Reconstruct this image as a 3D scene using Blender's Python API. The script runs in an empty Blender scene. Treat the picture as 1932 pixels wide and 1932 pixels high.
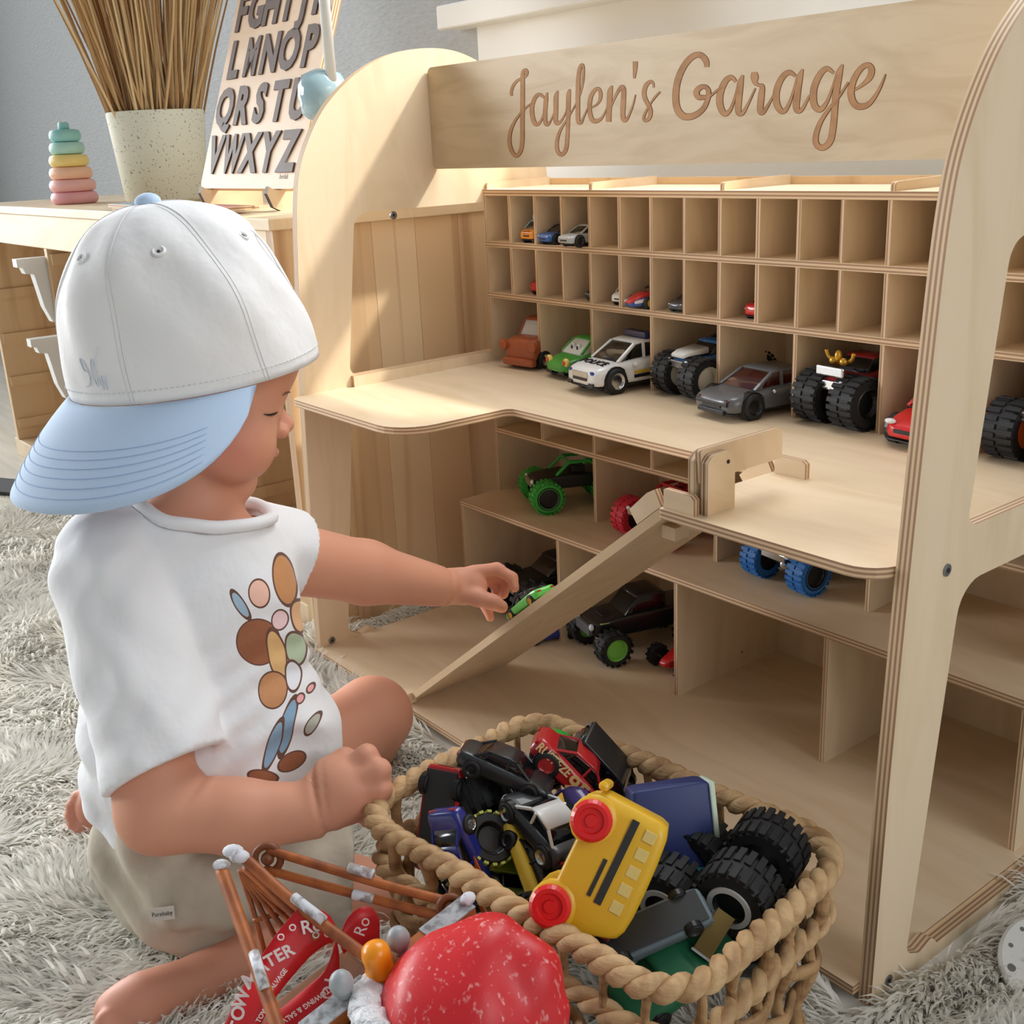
import bpy, bmesh, math, random
import numpy as np
from mathutils import Vector, Matrix

# ------------------------------------------------------------------ scene, camera, light
scene = bpy.context.scene
col = scene.collection
S = 0.01            # everything below is laid out in centimetres
ZF = -38.4          # height of the floor in layout coordinates (0 = garage deck)
CAM = np.array([133.2886, -100.2997, 30.8039])
YAW, PITCH, ROLL, FPX = -0.9152963, -0.3160059, -0.0480969, 2141.09


def _cam_axes():
    cy, sy, cp, sp = math.cos(YAW), math.sin(YAW), math.cos(PITCH), math.sin(PITCH)
    f = np.array([sy * cp, cy * cp, sp]); r = np.array([cy, -sy, 0.0]); u = np.cross(r, f)
    cr, sr = math.cos(ROLL), math.sin(ROLL)
    return cr * r + sr * u, -sr * r + cr * u, f


AX_R, AX_U, AX_F = _cam_axes()


def W(p):
    """layout centimetres -> world metres"""
    return Vector((float(p[0]) * S, float(p[1]) * S, (float(p[2]) - ZF) * S))


def C(u, v, d):
    """a point at surveyed distance d (cm) in the direction measured from the photograph"""
    return CAM + (u - 966) / FPX * d * AX_R - (v - 966) / FPX * d * AX_U + d * AX_F


def on(u, v, ax, val):
    """where that direction meets the plane axis = val"""
    d = (u - 966) / FPX * AX_R - (v - 966) / FPX * AX_U + AX_F
    return CAM + (val - CAM[ax]) / d[ax] * d


cam_d = bpy.data.cameras.new('camera')
cam = bpy.data.objects.new('camera', cam_d)
col.objects.link(cam)
cam_d.sensor_width = 36.0
cam_d.lens = FPX / 1932 * 36.0
cam_d.clip_start = 0.05
m = Matrix((AX_R.tolist(), AX_U.tolist(), (-AX_F).tolist())).transposed().to_4x4()
m.translation = W(CAM)
cam.matrix_world = m
scene.camera = cam

world = bpy.data.worlds.new('world')
scene.world = world
world.use_nodes = True
wn = world.node_tree.nodes
wn['Background'].inputs[0].default_value = (0.93, 0.97, 1.0, 1)
wn['Background'].inputs[1].default_value = 0.19

sun_d = bpy.data.lights.new('sun', 'SUN')
sun_d.energy = 2.6
sun_d.angle = math.radians(3.6)
sun_d.color = (1.0, 0.95, 0.86)
sun = bpy.data.objects.new('sun', sun_d)
col.objects.link(sun)
sun.rotation_euler = Vector((-0.62, -0.72, -0.88)).to_track_quat('-Z', 'Y').to_euler()
sun.location = (2.2, 2.0, 3.0)


def area(name, loc, target, sx, sy, energy, color, spread=180):
    d = bpy.data.lights.new(name, 'AREA'); d.shape = 'RECTANGLE'; d.size = sx; d.size_y = sy
    d.energy = energy; d.color = color; d.spread = math.radians(spread)
    o = bpy.data.objects.new(name, d); col.objects.link(o)
    o.location = W(loc)
    o.rotation_euler = (W(target) - W(loc)).to_track_quat('-Z', 'Y').to_euler()
    return o


# daylight entering through the window over the garage and through an assumed window in the left wall, plus added front and right fills
area('window_light', (32, 31, 108), (40, -60, 0), 0.88, 1.05, 15, (0.95, 0.98, 1.0))
area('assumed_side_light', (-420, -130, 95), (40, -95, -15), 2.4, 2.2, 30, (0.95, 0.98, 1.0), 75)  # stands for an unseen left window, assumed from the bright left side
area('front_fill_light', (-421, -400, 120), (20, -85, 0), 2.0, 1.8, 18, (0.96, 0.98, 1.0), 60)  # added fill lamp for the child's near side, no known window behind it
area('assumed_right_fill', (238, 0, 82), (95, -24, 6), 1.3, 1.2, 2.3, (0.97, 0.98, 1.0), 70)  # fill lamp added for the right panel and rug, its unseen source assumed

vs = scene.view_settings
vs.view_transform = 'Standard'
vs.look = 'None'
vs.exposure = 0.48
vs.gamma = 1.0
vs.use_curve_mapping = False

# ------------------------------------------------------------------ helpers
rng = np.random.default_rng(7)


def lin(c):
    out = []
    for x in c[:3]:
        x = x / 255.0
        out.append(x / 12.92 if x <= 0.04045 else ((x + 0.055) / 1.055) ** 2.4)
    return tuple(out) + (1.0,)


MATS = {}


def mat(name, color, rough=0.5, metal=0.0, noise=None, bump=None, coat=0.0, trans=0.0, sss=0.0, spec=0.5, sheen=0.0, alpha=1.0):
    """noise=(second colour, scale xyz, detail, low, high); bump=(scale xyz, strength)"""
    if name in MATS:
        return MATS[name]
    m = bpy.data.materials.new(name); m.use_nodes = True
    nt = m.node_tree; b = nt.nodes['Principled BSDF']
    b.inputs['Base Color'].default_value = lin(color)
    b.inputs['Roughness'].default_value = rough
    b.inputs['Metallic'].default_value = metal
    b.inputs['Coat Weight'].default_value = coat
    b.inputs['Transmission Weight'].default_value = trans
    b.inputs['Specular IOR Level'].default_value = spec
    b.inputs['Sheen Weight'].default_value = sheen
    b.inputs['Alpha'].default_value = alpha
    if sss:
        b.inputs['Subsurface Weight'].default_value = sss
        b.inputs['Subsurface Radius'].default_value = (0.012, 0.005, 0.003)
        b.inputs['Subsurface Scale'].default_value = 0.6
    tc = None
    def tex(scale, detail, dist=0.0):
        nonlocal tc
        if tc is None:
            tc = nt.nodes.new('ShaderNodeTexCoord')
        mp = nt.nodes.new('ShaderNodeMapping'); mp.inputs['Scale'].default_value = scale
        nt.links.new(tc.outputs['Object'], mp.inputs['Vector'])
        n = nt.nodes.new('ShaderNodeTexNoise'); n.inputs['Scale'].default_value = 1.0
        n.inputs['Detail'].default_value = detail; n.inputs['Distortion'].default_value = dist
        nt.links.new(mp.outputs[0], n.inputs['Vector'])
        return n
    if noise:
        c2, sc, det, lo, hi = noise[:5]
        n = tex(sc, det, noise[5] if len(noise) > 5 else 0.0)
        r = nt.nodes.new('ShaderNodeValToRGB')
        r.color_ramp.elements[0].position = lo; r.color_ramp.elements[1].position = hi
        r.color_ramp.elements[0].color = lin(color); r.color_ramp.elements[1].color = lin(c2)
        nt.links.new(n.outputs['Fac'], r.inputs[0]); nt.links.new(r.outputs[0], b.inputs['Base Color'])
    if bump:
        n = tex(bump[0], 4.0)
        bp = nt.nodes.new('ShaderNodeBump'); bp.inputs['Strength'].default_value = bump[1]
        bp.inputs['Distance'].default_value = bump[2] if len(bump) > 2 else 0.002
        nt.links.new(n.outputs['Fac'], bp.inputs['Height']); nt.links.new(bp.outputs[0], b.inputs['Normal'])
    MATS[name] = m
    return m


def stripe_mat(name, axis, c1, c2, period, rough=0.6):
    """plywood edge: thin glued layers across the thickness"""
    m = bpy.data.materials.new(name); m.use_nodes = True
    nt = m.node_tree; b = nt.nodes['Principled BSDF']; b.inputs['Roughness'].default_value = rough
    tc = nt.nodes.new('ShaderNodeTexCoord'); sp = nt.nodes.new('ShaderNodeSeparateXYZ')
    nt.links.new(tc.outputs['Object'], sp.inputs[0])
    ma = nt.nodes.new('ShaderNodeMath'); ma.operation = 'MULTIPLY'; ma.inputs[1].default_value = 2 * math.pi / (period * S)
    nt.links.new(sp.outputs[axis], ma.inputs[0])
    si = nt.nodes.new('ShaderNodeMath'); si.operation = 'SINE'; nt.links.new(ma.outputs[0], si.inputs[0])
    r = nt.nodes.new('ShaderNodeValToRGB')
    r.color_ramp.elements[0].position = 0.35; r.color_ramp.elements[1].position = 0.6
    r.color_ramp.elements[0].color = lin(c1); r.color_ramp.elements[1].color = lin(c2)
    mr = nt.nodes.new('ShaderNodeMath'); mr.operation = 'MULTIPLY_ADD'; mr.inputs[1].default_value = 0.5; mr.inputs[2].default_value = 0.5
    nt.links.new(si.outputs[0], mr.inputs[0]); nt.links.new(mr.outputs[0], r.inputs[0])
    nt.links.new(r.outputs[0], b.inputs['Base Color'])
    MATS[name] = m
    return m


def attr_mat(name, rough=0.6, sss=0.0, sheen=0.0, bump=None, spec=0.4):
    """colour comes from the mesh's own colour attribute"""
    m = mat(name, (200, 200, 200), rough, sss=sss, sheen=sheen, bump=bump, spec=spec)
    nt = m.node_tree
    a = nt.nodes.new('ShaderNodeAttribute'); a.attribute_name = 'Col'
    nt.links.new(a.outputs['Color'], nt.nodes['Principled BSDF'].inputs['Base Color'])
    return m


BIRCH = (229, 205, 173)
ply = mat('birch_plywood', BIRCH, 0.5, noise=((216, 190, 152), (5, 22, 22), 5.0, 0.42, 0.8, 1.2))
ply_v = mat('birch_plywood_upright', (230, 207, 175), 0.5, noise=((218, 193, 156), (22, 22, 5), 5.0, 0.42, 0.75, 1.2))
EDGE = [stripe_mat('plywood_edge_%s' % 'xyz'[i], i, (162, 124, 95), (216, 188, 150), 0.4) for i in range(3)]
pine = mat('pine_wood', (222, 192, 152), 0.5, noise=((186, 146, 106), (16, 16, 1.3), 3.0, 0.5, 0.78, 0.8))
pine_light = mat('pine_wood_pale', (230, 208, 174), 0.5, noise=((214, 186, 146), (3, 14, 14), 3.0, 0.45, 0.8, 0.8))
white_plastic = mat('white_plastic', (226, 228, 226), 0.4)
steel = mat('screw_steel', (150, 152, 155), 0.3, 1.0)
black_hole = mat('screw_socket', (25, 25, 26), 0.6)
rubber = mat('black_rubber', (22, 22, 24), 0.62)
glass = mat('tinted_window', (14, 15, 18), 0.12, coat=0.4)
chrome = mat('chrome_plastic', (205, 207, 210), 0.18, 1.0)
black_pl = mat('black_plastic', (20, 20, 22), 0.35)


def paint(name, c, rough=0.3):
    return mat(name, c, rough, coat=0.35)


class MB:
    """collects shapes (in cm) and links them as ONE mesh object"""
    def __init__(self):
        self.v = []; self.f = []; self.mi = []

    def add(self, verts, faces, mi=0):
        o = len(self.v)
        self.v.extend([tuple(map(float, p)) for p in verts])
        for k, fc in enumerate(faces):
            self.f.append(tuple(i + o for i in fc))
            self.mi.append(mi if isinstance(mi, int) else mi[k])
        return self

    def box(self, lo, hi, mi=0, R=None, at=None):
        x0, y0, z0 = lo; x1, y1, z1 = hi
        v = [(x, y, z) for x in (x0, x1) for y in (y0, y1) for z in (z0, z1)]
        if R is not None:
            v = [np.asarray(R) @ np.array(p) for p in v]
        if at is not None:
            v = [np.array(p) + np.array(at) for p in v]
        f = [(0, 1, 3, 2), (4, 6, 7, 5), (0, 4, 5, 1), (2, 3, 7, 6), (0, 2, 6, 4), (1, 5, 7, 3)]
        return self.add(v, f, mi)

    def board(self, lo, hi):
        """plywood board: faces material 0, edges the layered material of the thin axis"""
        lo = np.array(lo, float); hi = np.array(hi, float)
        t = int(np.argmin(hi - lo))
        order = [0, 0, 1, 1, 2, 2]
        self.box(lo, hi, [0 if a == t else 1 for a in order])
        return self, t

    def tube(self, path, r, n=8, closed=False, mi=0, flat=1.0, up=None, caps=True):
        path = [np.array(p, float) for p in path]; m_ = len(path)
        rs = r if hasattr(r, '__len__') else [r] * m_
        rings = []; prev = None
        for i, p in enumerate(path):
            if closed:
                t = path[(i + 1) % m_] - path[i - 1]
            else:
                t = path[min(i + 1, m_ - 1)] - path[max(i - 1, 0)]
            t = t / (np.linalg.norm(t) + 1e-9)
            if up is not None:
                b = np.cross(t, up)
                if np.linalg.norm(b) < 1e-3: b = np.cross(t, (1, 0, 0))
            else:
                if prev is None:
                    a = np.array((0, 0, 1.0)) if abs(t[2]) < 0.9 else np.array((1.0, 0, 0))
                    b = np.cross(t, a)
                else:
                    b = prev - t * (prev @ t)
            b = b / (np.linalg.norm(b) + 1e-9); prev = b
            c = np.cross(b, t)
            rings.append([p + rs[i] * (math.cos(2 * math.pi * k / n) * b * flat + math.sin(2 * math.pi * k / n) * c) for k in range(n)])
        v = [q for rg in rings for q in rg]; f = []
        for i in range(m_ if closed else m_ - 1):
            j = (i + 1) % m_
            for k in range(n):
                f.append((i * n + k, i * n + (k + 1) % n, j * n + (k + 1) % n, j * n + k))
        if not closed and caps:
            f.append(tuple(range(n - 1, -1, -1))); f.append(tuple((m_ - 1) * n + k for k in range(n)))
        return self.add(v, f, mi)

    def loft(self, rings, mi=0, caps=True, closed_ring=True):
        n = len(rings[0]); v = [q for rg in rings for q in rg]; f = []
        for i in range(len(rings) - 1):
            for k in range(n if closed_ring else n - 1):
                f.append((i * n + k, i * n + (k + 1) % n, (i + 1) * n + (k + 1) % n, (i + 1) * n + k))
        if caps:
            f.append(tuple(range(n - 1, -1, -1))); f.append(tuple((len(rings) - 1) * n + k for k in range(n)))
        return self.add(v, f, mi)

    def lathe(self, prof, n=24, axis=2, at=(0, 0, 0), mi=0, caps=True):
        rings = []
        for r, h in prof:
            rg = []
            for k in range(n):
                a = 2 * math.pi * k / n; p = [0, 0, 0]
                p[axis] = h; p[(axis + 1) % 3] = r * math.cos(a); p[(axis + 2) % 3] = r * math.sin(a)
                rg.append(np.array(p) + np.array(at))
            rings.append(rg)
        return self.loft(rings, mi, caps)

    def ellipsoid(self, c, r, n=14, m_=9, R=None, mi=0):
        rings = []
        for i in range(m_):
            th = math.pi * (i + 0.5) / m_
            rg = []
            for k in range(n):
                a = 2 * math.pi * k / n
                p = np.array((r[0] * math.sin(th) * math.cos(a), r[1] * math.sin(th) * math.sin(a), -r[2] * math.cos(th)))
                if R is not None: p = np.asarray(R) @ p
                rg.append(p + np.array(c))
            rings.append(rg)
        return self.loft(rings, mi)

    def prism(self, poly, axis, a, b, mats=(0, 1)):
        """extrude a simple 2-D polygon along an axis"""
        n = len(poly)
        def P(q, h):
            p = [0, 0, 0]; p[axis] = h; p[(axis + 1) % 3] = q[0]; p[(axis + 2) % 3] = q[1]; return p
        v = [P(q, a) for q in poly] + [P(q, b) for q in poly]
        f = [tuple(range(n - 1, -1, -1)), tuple(range(n, 2 * n))]
        mi = [mats[0], mats[0]]
        for k in range(n):
            f.append((k, (k + 1) % n, n + (k + 1) % n, n + k)); mi.append(mats[1])
        return self.add(v, f, mi)

    def build(self, name, mats, parent=None, smooth=False, bevel=0.0, loc=None, R=None, subsurf=0, scale=None):
        me = bpy.data.meshes.new(name)
        me.from_pydata([(x * S, y * S, z * S) for x, y, z in self.v], [], self.f)
        mats = mats if isinstance(mats, (list, tuple)) else [mats]
        for m in mats: me.materials.append(m)
        if len(mats) > 1: me.polygons.foreach_set('material_index', self.mi)
        bm = bmesh.new(); bm.from_mesh(me); bmesh.ops.recalc_face_normals(bm, faces=bm.faces)
        bm.to_mesh(me); bm.free()
        if smooth:
            me.polygons.foreach_set('use_smooth', [True] * len(me.polygons))
        return link(name, me, parent, loc, R, bevel, subsurf)


def link(name, me, parent=None, loc=None, R=None, bevel=0.0, subsurf=0):
    o = bpy.data.objects.new(name, me); col.objects.link(o)
    if parent is not None: o.parent = parent
    if R is not None: o.rotation_euler = Matrix(np.asarray(R).tolist()).to_euler()
    if loc is not None:
        o.location = W(loc) if parent is None else Vector(loc) * S
    if bevel:
        b = o.modifiers.new('bevel', 'BEVEL'); b.width = bevel * S; b.segments = 2; b.limit_method = 'ANGLE'
    if subsurf:
        b = o.modifiers.new('sub', 'SUBSURF'); b.levels = subsurf; b.render_levels = subsurf
    return o


def tag(o, label, cat, group=None):
    o['label'] = label; o['category'] = cat
    if group: o['group'] = group
    return o


def struct(o):
    o['kind'] = 'structure'
    return o


def thing(name, label, cat, loc, R=None, group=None):
    o = bpy.data.objects.new(name, None); col.objects.link(o)
    o.empty_display_size = 0.01
    o.location = W(loc)
    if R is not None: o.rotation_euler = Matrix(np.asarray(R).tolist()).to_euler()
    return tag(o, label, cat, group)


def rotz(a):
    c, s = math.cos(a), math.sin(a); return np.array([[c, -s, 0], [s, c, 0], [0, 0, 1]])


def frame(fwd, up):
    """rotation whose x axis is fwd and z axis is close to up (world vectors)"""
    x = np.array(fwd, float); x /= np.linalg.norm(x)
    y = np.cross(np.array(up, float), x); y /= np.linalg.norm(y)
    return np.stack([x, y, np.cross(x, y)], 1)


def view(r, u, f):
    """a world direction given as right / up / away of the photographer"""
    return r * AX_R + u * AX_U + f * AX_F


def catmull(pts, n=8, closed=False):
    pts = [np.array(p, float) for p in pts]; out = []; m_ = len(pts)
    rngi = range(m_) if closed else range(m_ - 1)
    for i in rngi:
        if closed:
            p0, p1, p2, p3 = pts[i - 1], pts[i], pts[(i + 1) % m_], pts[(i + 2) % m_]
        else:
            p0, p1, p2, p3 = pts[max(i - 1, 0)], pts[i], pts[i + 1], pts[min(i + 2, m_ - 1)]
        for k in range(n):
            t = k / n
            out.append(0.5 * ((2 * p1) + (-p0 + p2) * t + (2 * p0 - 5 * p1 + 4 * p2 - p3) * t * t + (-p0 + 3 * p1 - 3 * p2 + p3) * t ** 3))
    if not closed: out.append(pts[-1])
    return out


def round_poly(pts, n=6):
    """polygon with rounded corners; pts = (x, y, radius)"""
    out = []; m_ = len(pts)
    for i in range(m_):
        p = np.array(pts[i][:2], float); r = pts[i][2]
        if r <= 0: out.append(p); continue
        a = np.array(pts[i - 1][:2], float) - p; b = np.array(pts[(i + 1) % m_][:2], float) - p
        la, lb = np.linalg.norm(a), np.linalg.norm(b); a /= la; b /= lb
        half = math.acos(max(-1, min(1, a @ b))) / 2
        d = min(r / math.tan(half), la * 0.49, lb * 0.49); rr = d * math.tan(half)
        c = p + (a + b) / np.linalg.norm(a + b) * rr / math.sin(half)
        s, e = p + a * d, p + b * d
        a0 = math.atan2(*(s - c)[::-1]); a1 = math.atan2(*(e - c)[::-1])
        da = (a1 - a0 + math.pi) % (2 * math.pi) - math.pi
        for k in range(n + 1):
            t = a0 + da * k / n; out.append(c + rr * np.array((math.cos(t), math.sin(t))))
    return out


def panel(name, outer, holes, axis, a, b, mats, parent):
    """flat board with cut-outs: filled 2-D curve turned into a mesh; axis = thickness axis"""
    cu = bpy.data.curves.new(name, 'CURVE'); cu.dimensions = '2D'; cu.fill_mode = 'BOTH'
    cu.extrude = (b - a) / 2 * S
    for poly in [outer] + holes:
        sp = cu.splines.new('POLY'); sp.points.add(len(poly) - 1); sp.use_cyclic_u = True
        for k, q in enumerate(poly): sp.points[k].co = (q[0] * S, q[1] * S, 0, 1)
    t = bpy.data.objects.new(name, cu); col.objects.link(t)
    bpy.context.view_layer.update()
    me = bpy.data.meshes.new_from_object(t.evaluated_get(bpy.context.evaluated_depsgraph_get()))
    bpy.data.objects.remove(t); bpy.data.curves.remove(cu)
    me.name = name
    n = len(me.vertices); co = np.zeros(n * 3); me.vertices.foreach_get('co', co); co = co.reshape(-1, 3)
    out = np.zeros_like(co)
    out[:, axis] = co[:, 2] + (a + b) / 2 * S
    out[:, (axis + 1) % 3] = co[:, 0]; out[:, (axis + 2) % 3] = co[:, 1]
    me.vertices.foreach_set('co', out.ravel()); me.update()
    me.materials.clear()
    for m in mats: me.materials.append(m)
    for p in me.polygons: p.material_index = 0 if abs(p.normal[axis]) > 0.7 else 1; p.use_smooth = False
    return link(name, me, parent)


def text_mesh(name, s, size, mat_, parent, loc, R, offset=0.0, extrude=0.02, shear=0.0, align='CENTER', bevel=0.0, sx=1.0):
    cu = bpy.data.curves.new(name, 'FONT'); cu.body = s; cu.size = size * S; cu.align_x = align; cu.align_y = 'CENTER'
    cu.offset = offset * S; cu.extrude = extrude * S; cu.shear = shear; cu.bevel_depth = bevel * S
    cu.resolution_u = 3
    t = bpy.data.objects.new(name, cu); col.objects.link(t)
    bpy.context.view_layer.update()
    me = bpy.data.meshes.new_from_object(t.evaluated_get(bpy.context.evaluated_depsgraph_get()))
    bpy.data.objects.remove(t); bpy.data.curves.remove(cu)
    me.materials.clear(); me.materials.append(mat_)
    if sx != 1.0:
        for v in me.vertices: v.co.x *= sx
    return link(name, me, parent, loc, R)


def screw(parent, p, axis, r=0.45, sgn=1):
    b = MB(); b.lathe([(r, 0), (r, 0.12 * sgn), (r * 0.8, 0.16 * sgn)], 14, axis, p)
    s = b.build('screw', steel, parent, smooth=False)
    b = MB(); q = list(p); q[axis] += 0.165 * sgn
    b.lathe([(r * 0.4, 0), (r * 0.4, 0.02 * sgn)], 6, axis, q); b.build('socket', black_hole, s)
    return s
# ------------------------------------------------------------------ the setting
wallpaper = mat('grey_wallpaper', (182, 187, 190), 0.75, noise=((170, 175, 178), (60, 60, 160), 3.0, 0.3, 0.8), bump=((45, 45, 170), 0.6, 0.004))
white_paint = mat('white_paint', (232, 234, 232), 0.45)
floor_m = mat('pale_floor', (206, 198, 182), 0.5, noise=((188, 178, 160), (3, 40, 3), 3.0, 0.4, 0.7))

YW = 32.0
b = MB(); b.box((-425, -520, ZF - 2), (240, YW + 2, ZF)); struct(b.build('floor', floor_m, None, loc=(0, 0, 0)))
b = MB()
for lo, hi in [((-425, YW, ZF), (-15, YW + 3, 205)), ((80, YW, ZF), (240, YW + 3, 205)), ((-15, YW, ZF), (80, YW + 3, 54)), ((-15, YW, 165), (80, YW + 3, 205))]:
    b.box(lo, hi)
struct(b.build('wall_back', wallpaper, None, loc=(0, 0, 0)))
b = MB()
for lo, hi in [((-428, -520, ZF), (-425, -505, 225)), ((-428, -300, ZF), (-425, -200, 225)), ((-428, -505, ZF), (-425, -300, 10)), ((-428, 28, ZF), (-425, YW + 3, 225)), ((-428, -200, ZF), (-425, 28, -20)), ((-428, -505, 222), (-425, -300, 225)), ((-428, -200, 222), (-425, 28, 225))]:  # the opening farther forward is added to house the front fill lamp, the other assumed
    b.box(lo, hi)
struct(b.build('wall_left', wallpaper, None, loc=(0, 0, 0)))
b = MB()
for lo, hi in [((240, -160, ZF), (243, -70, 205)), ((240, 66 - 36, ZF), (243, YW + 3, 205)), ((240, -70, ZF), (243, 30, 15)), ((240, -70, 150), (243, 30, 205))]:
    b.box(lo, hi)
struct(b.build('wall_right_added', wallpaper, None, loc=(0, 0, 0)))  # unseen wall, added to carry an opening for the right fill lamp
w = MB()
w.box((-427.5, -505, 10), (-425.5, -501, 222)); w.box((-427.5, -304, 10), (-425.5, -300, 222)); w.box((-427.5, -501, 10), (-425.5, -304, 14)); w.box((-427.5, -404, 14), (-425.5, -400, 222))
struct(w.build('window_added', white_paint, None, loc=(0, 0, 0)))  # unseen frame, added around the opening for the front fill lamp
w = MB()
w.box((240.5, -70, 15), (242.5, -66, 150)); w.box((240.5, 26, 15), (242.5, 30, 150)); w.box((240.5, -66, 15), (242.5, 26, 19)); w.box((240.5, -66, 146), (242.5, 26, 150))
struct(w.build('window_added_right', white_paint, None, loc=(0, 0, 0)))  # unseen frame, added around the right fill lamp's opening
b = MB(); b.box((-47.5, YW - 5, 50.2), (130, YW + 3, 54.2)); struct(b.build('trim_1', white_paint, None, bevel=0.3, loc=(0, 0, 0)))       # window sill
b = MB(); b.box((-41, YW - 0.9, ZF), (130, YW, 50.2)); struct(b.build('trim_2', white_paint, None, loc=(0, 0, 0)))                   # white panel below it
w = MB()
w.box((-15, YW + .3, 54.2), (-12, YW + 3, 165)); w.box((77, YW + .3, 54.2), (80, YW + 3, 165)); w.box((-12, YW + .3, 162), (77, YW + 3, 165)); w.box((-12, YW + .3, 54.2), (77, YW + 3, 57))
struct(w.build('window_1', white_paint, None, loc=(0, 0, 0)))
w = MB()
w.box((-427.5, -200, -20), (-425.5, -196, 205)); w.box((-427.5, 24, -20), (-425.5, 28, 205)); w.box((-427.5, -196, -20), (-425.5, 24, -16)); w.box((-427.5, -88, -16), (-425.5, -84, 205))
struct(w.build('window_assumed', white_paint, None, loc=(0, 0, 0)))  # unseen frame of the left window, which is assumed from the light

# ------------------------------------------------------------------ the toy garage
P_ = 5.5
GB = (44.4, -10.0, ZF)
garage = thing('toy_garage', 'large birch plywood toy car garage with rows of small parking cubbies', 'toy garage', GB)
GL = (-GB[0], -GB[1], -GB[2])


def gb(name, lo, hi, m0=None, bevel=0.0):
    b = MB(); _, t = b.board(lo, hi)
    return b.build(name, [m0 or (ply if t == 2 else ply_v), EDGE[t]], garage, loc=GL, bevel=bevel)


arc = [(-32.9, -38.3), (-32.3, -18), (-31.4, 0), (-30.2, 17), (-29.4, 25), (-28.2, 29.6), (-25.6, 34.2), (-22.6, 37.4), (-18.6, 40.2), (-14, 42.1),
       (-9, 42.9), (-4, 42.7), (0.6, 41.2), (5, 38.3), (9, 34), (11, 30), (11.9, 26), (12.4, 20)]
outer = [np.array(arc[0])] + catmull(arc[1:], 6) + [np.array((12.4, -38.3))]
hole_up = round_poly([(-21.3, 22.7, 2.2), (-24.2, 1.5, 1.2), (8.5, 1.5, 1.5), (8.5, 22.7, 2)])
hole_lo = round_poly([(-24.3, -3.0, 3.0), (-28.2, -35.0, 1.2), (-26.2, -36.0, 0.8), (-24.4, -35.4, 0.5), (-23.5, -36.4, 0), (8.5, -36.4, 0.3), (8.5, -3.0, 2.5)])
XR = 89.2
for x0, x1, nm, lab in ((-1.5, -0.3, 'side_panel', None), (XR, XR + 1.2, 'side_panel', None)):
    panel(nm, outer, [hole_up, hole_lo], 0, x0, x1, [ply_v, EDGE[0]], garage).location = Vector(GL) * S
for z, y in ((22.0, -15.3), (-35.5, -31.0)):
    screw(garage, (-0.3 + GL[0], y + GL[1], z + GL[2]), 0, 0.55, 1)
for z, y in ((-1.2, -26.6), (-36.3, -30.6), (24.0, -16)):
    screw(garage, (XR + 1.2 + GL[0], y + GL[1], z + GL[2]), 0, 0.5, 1)

# deck with the cut-out for the ramp and the base board
deck = round_poly([(-0.3, -33.4, 1.5), (26.4, -33.6, 5.0), (26.7, -17.9, 1.2), (67.0, -17.9, 0.5), (67.0, -33.4, 0.4), (XR, -33.4, 3.0), (XR, 12.2, 0), (-0.3, 12.2, 0)])
panel('deck', deck, [], 2, -0.9, 0.0, [ply, EDGE[2]], garage).location = Vector(GL) * S
gb('base_board', (-0.3, -33.7, -36.9), (XR, 12.2, -36.0))
gb('edge_strip', (-0.3, -24.0, 0.0), (0.4, 0, 1.5))
# sign board
YS = -8.3
signp = round_poly([(-0.3, 27.6, 1.0), (-0.3, 40.5, 1.0), (XR, 40.5, 0.3), (XR, 27.6, 0.3)])
b = MB(); b.prism([(q[1], q[0]) for q in signp], 1, YS, YS + 0.9)
sign = b.build('sign_board', [mat('birch_sign', (204, 181, 147), 0.5, noise=((184, 157, 120), (5, 20, 26), 5.0, 0.45, 0.75, 1.6)), EDGE[1]], garage, loc=GL)
# upper cubbies
T = 0.55
for z0, z1, nm in ((9.32, 10.07, 'shelf'), (16.5, 17.27, 'shelf'), (23.56, 24.4, 'top_shelf')):
    gb(nm, (-0.3, -0.05, z0), (16 * P_ + 0.4, 12.0, z1))
for k in range(1, 16):
    x = k * P_
    gb('divider', (x - T / 2, 0, 17.27), (x + T / 2, 12, 23.56))
    gb('divider', (x - T / 2, 0, 10.07), (x + T / 2, 12, 16.5))
    if k % 2 == 0: gb('divider', (x - T / 2, 0, 0), (x + T / 2, 12, 9.32))
for x in (0, 16 * P_):
    for z0, z1 in ((17.27, 23.56), (10.07, 16.5), (0, 9.32)):
        gb('end_panel', (x - 0.3, 0, z0), (x + 0.3, 12, z1))
for k in range(0, 17, 4):
    x = k * P_
    poly = round_poly([(0.3, 24.4, 0), (12, 24.4, 0), (12, 25.5, 0), (0.3, 25.3, 0.6)])
    b = MB(); b.prism(poly, 0, x - 0.3, x + 0.3); b.build('lane_strip', [ply, EDGE[0]], garage, loc=GL)
gb('back_rail', (-0.3, 12.0, 24.4), (XR, 12.5, 25.3), pine)
gb('back_panel', (-0.3, 12.0, -36), (XR, 12.4, 24.4))
# lower cubbies
gb('slot_shelf', (-0.3, -0.15, -10.95), (16 * P_ + 0.4, 12, -10.2))
gb('deep_shelf', (-0.3, -7.3, -20.93), (16 * P_ + 0.4, 12, -20.03))
for k in range(0, 17):
    x = k * P_
    if k % 2 == 0: gb('divider', (x - T / 2, -0.15, -10.2), (x + T / 2, 12, -0.9))
    if k % 4 == 0:
        gb('divider', (x - 0.3, -0.15, -20.03), (x + 0.3, 12, -10.95))
        gb('divider', (x - 0.3, -7.2, -36.0), (x + 0.3, 12, -20.93))

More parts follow.
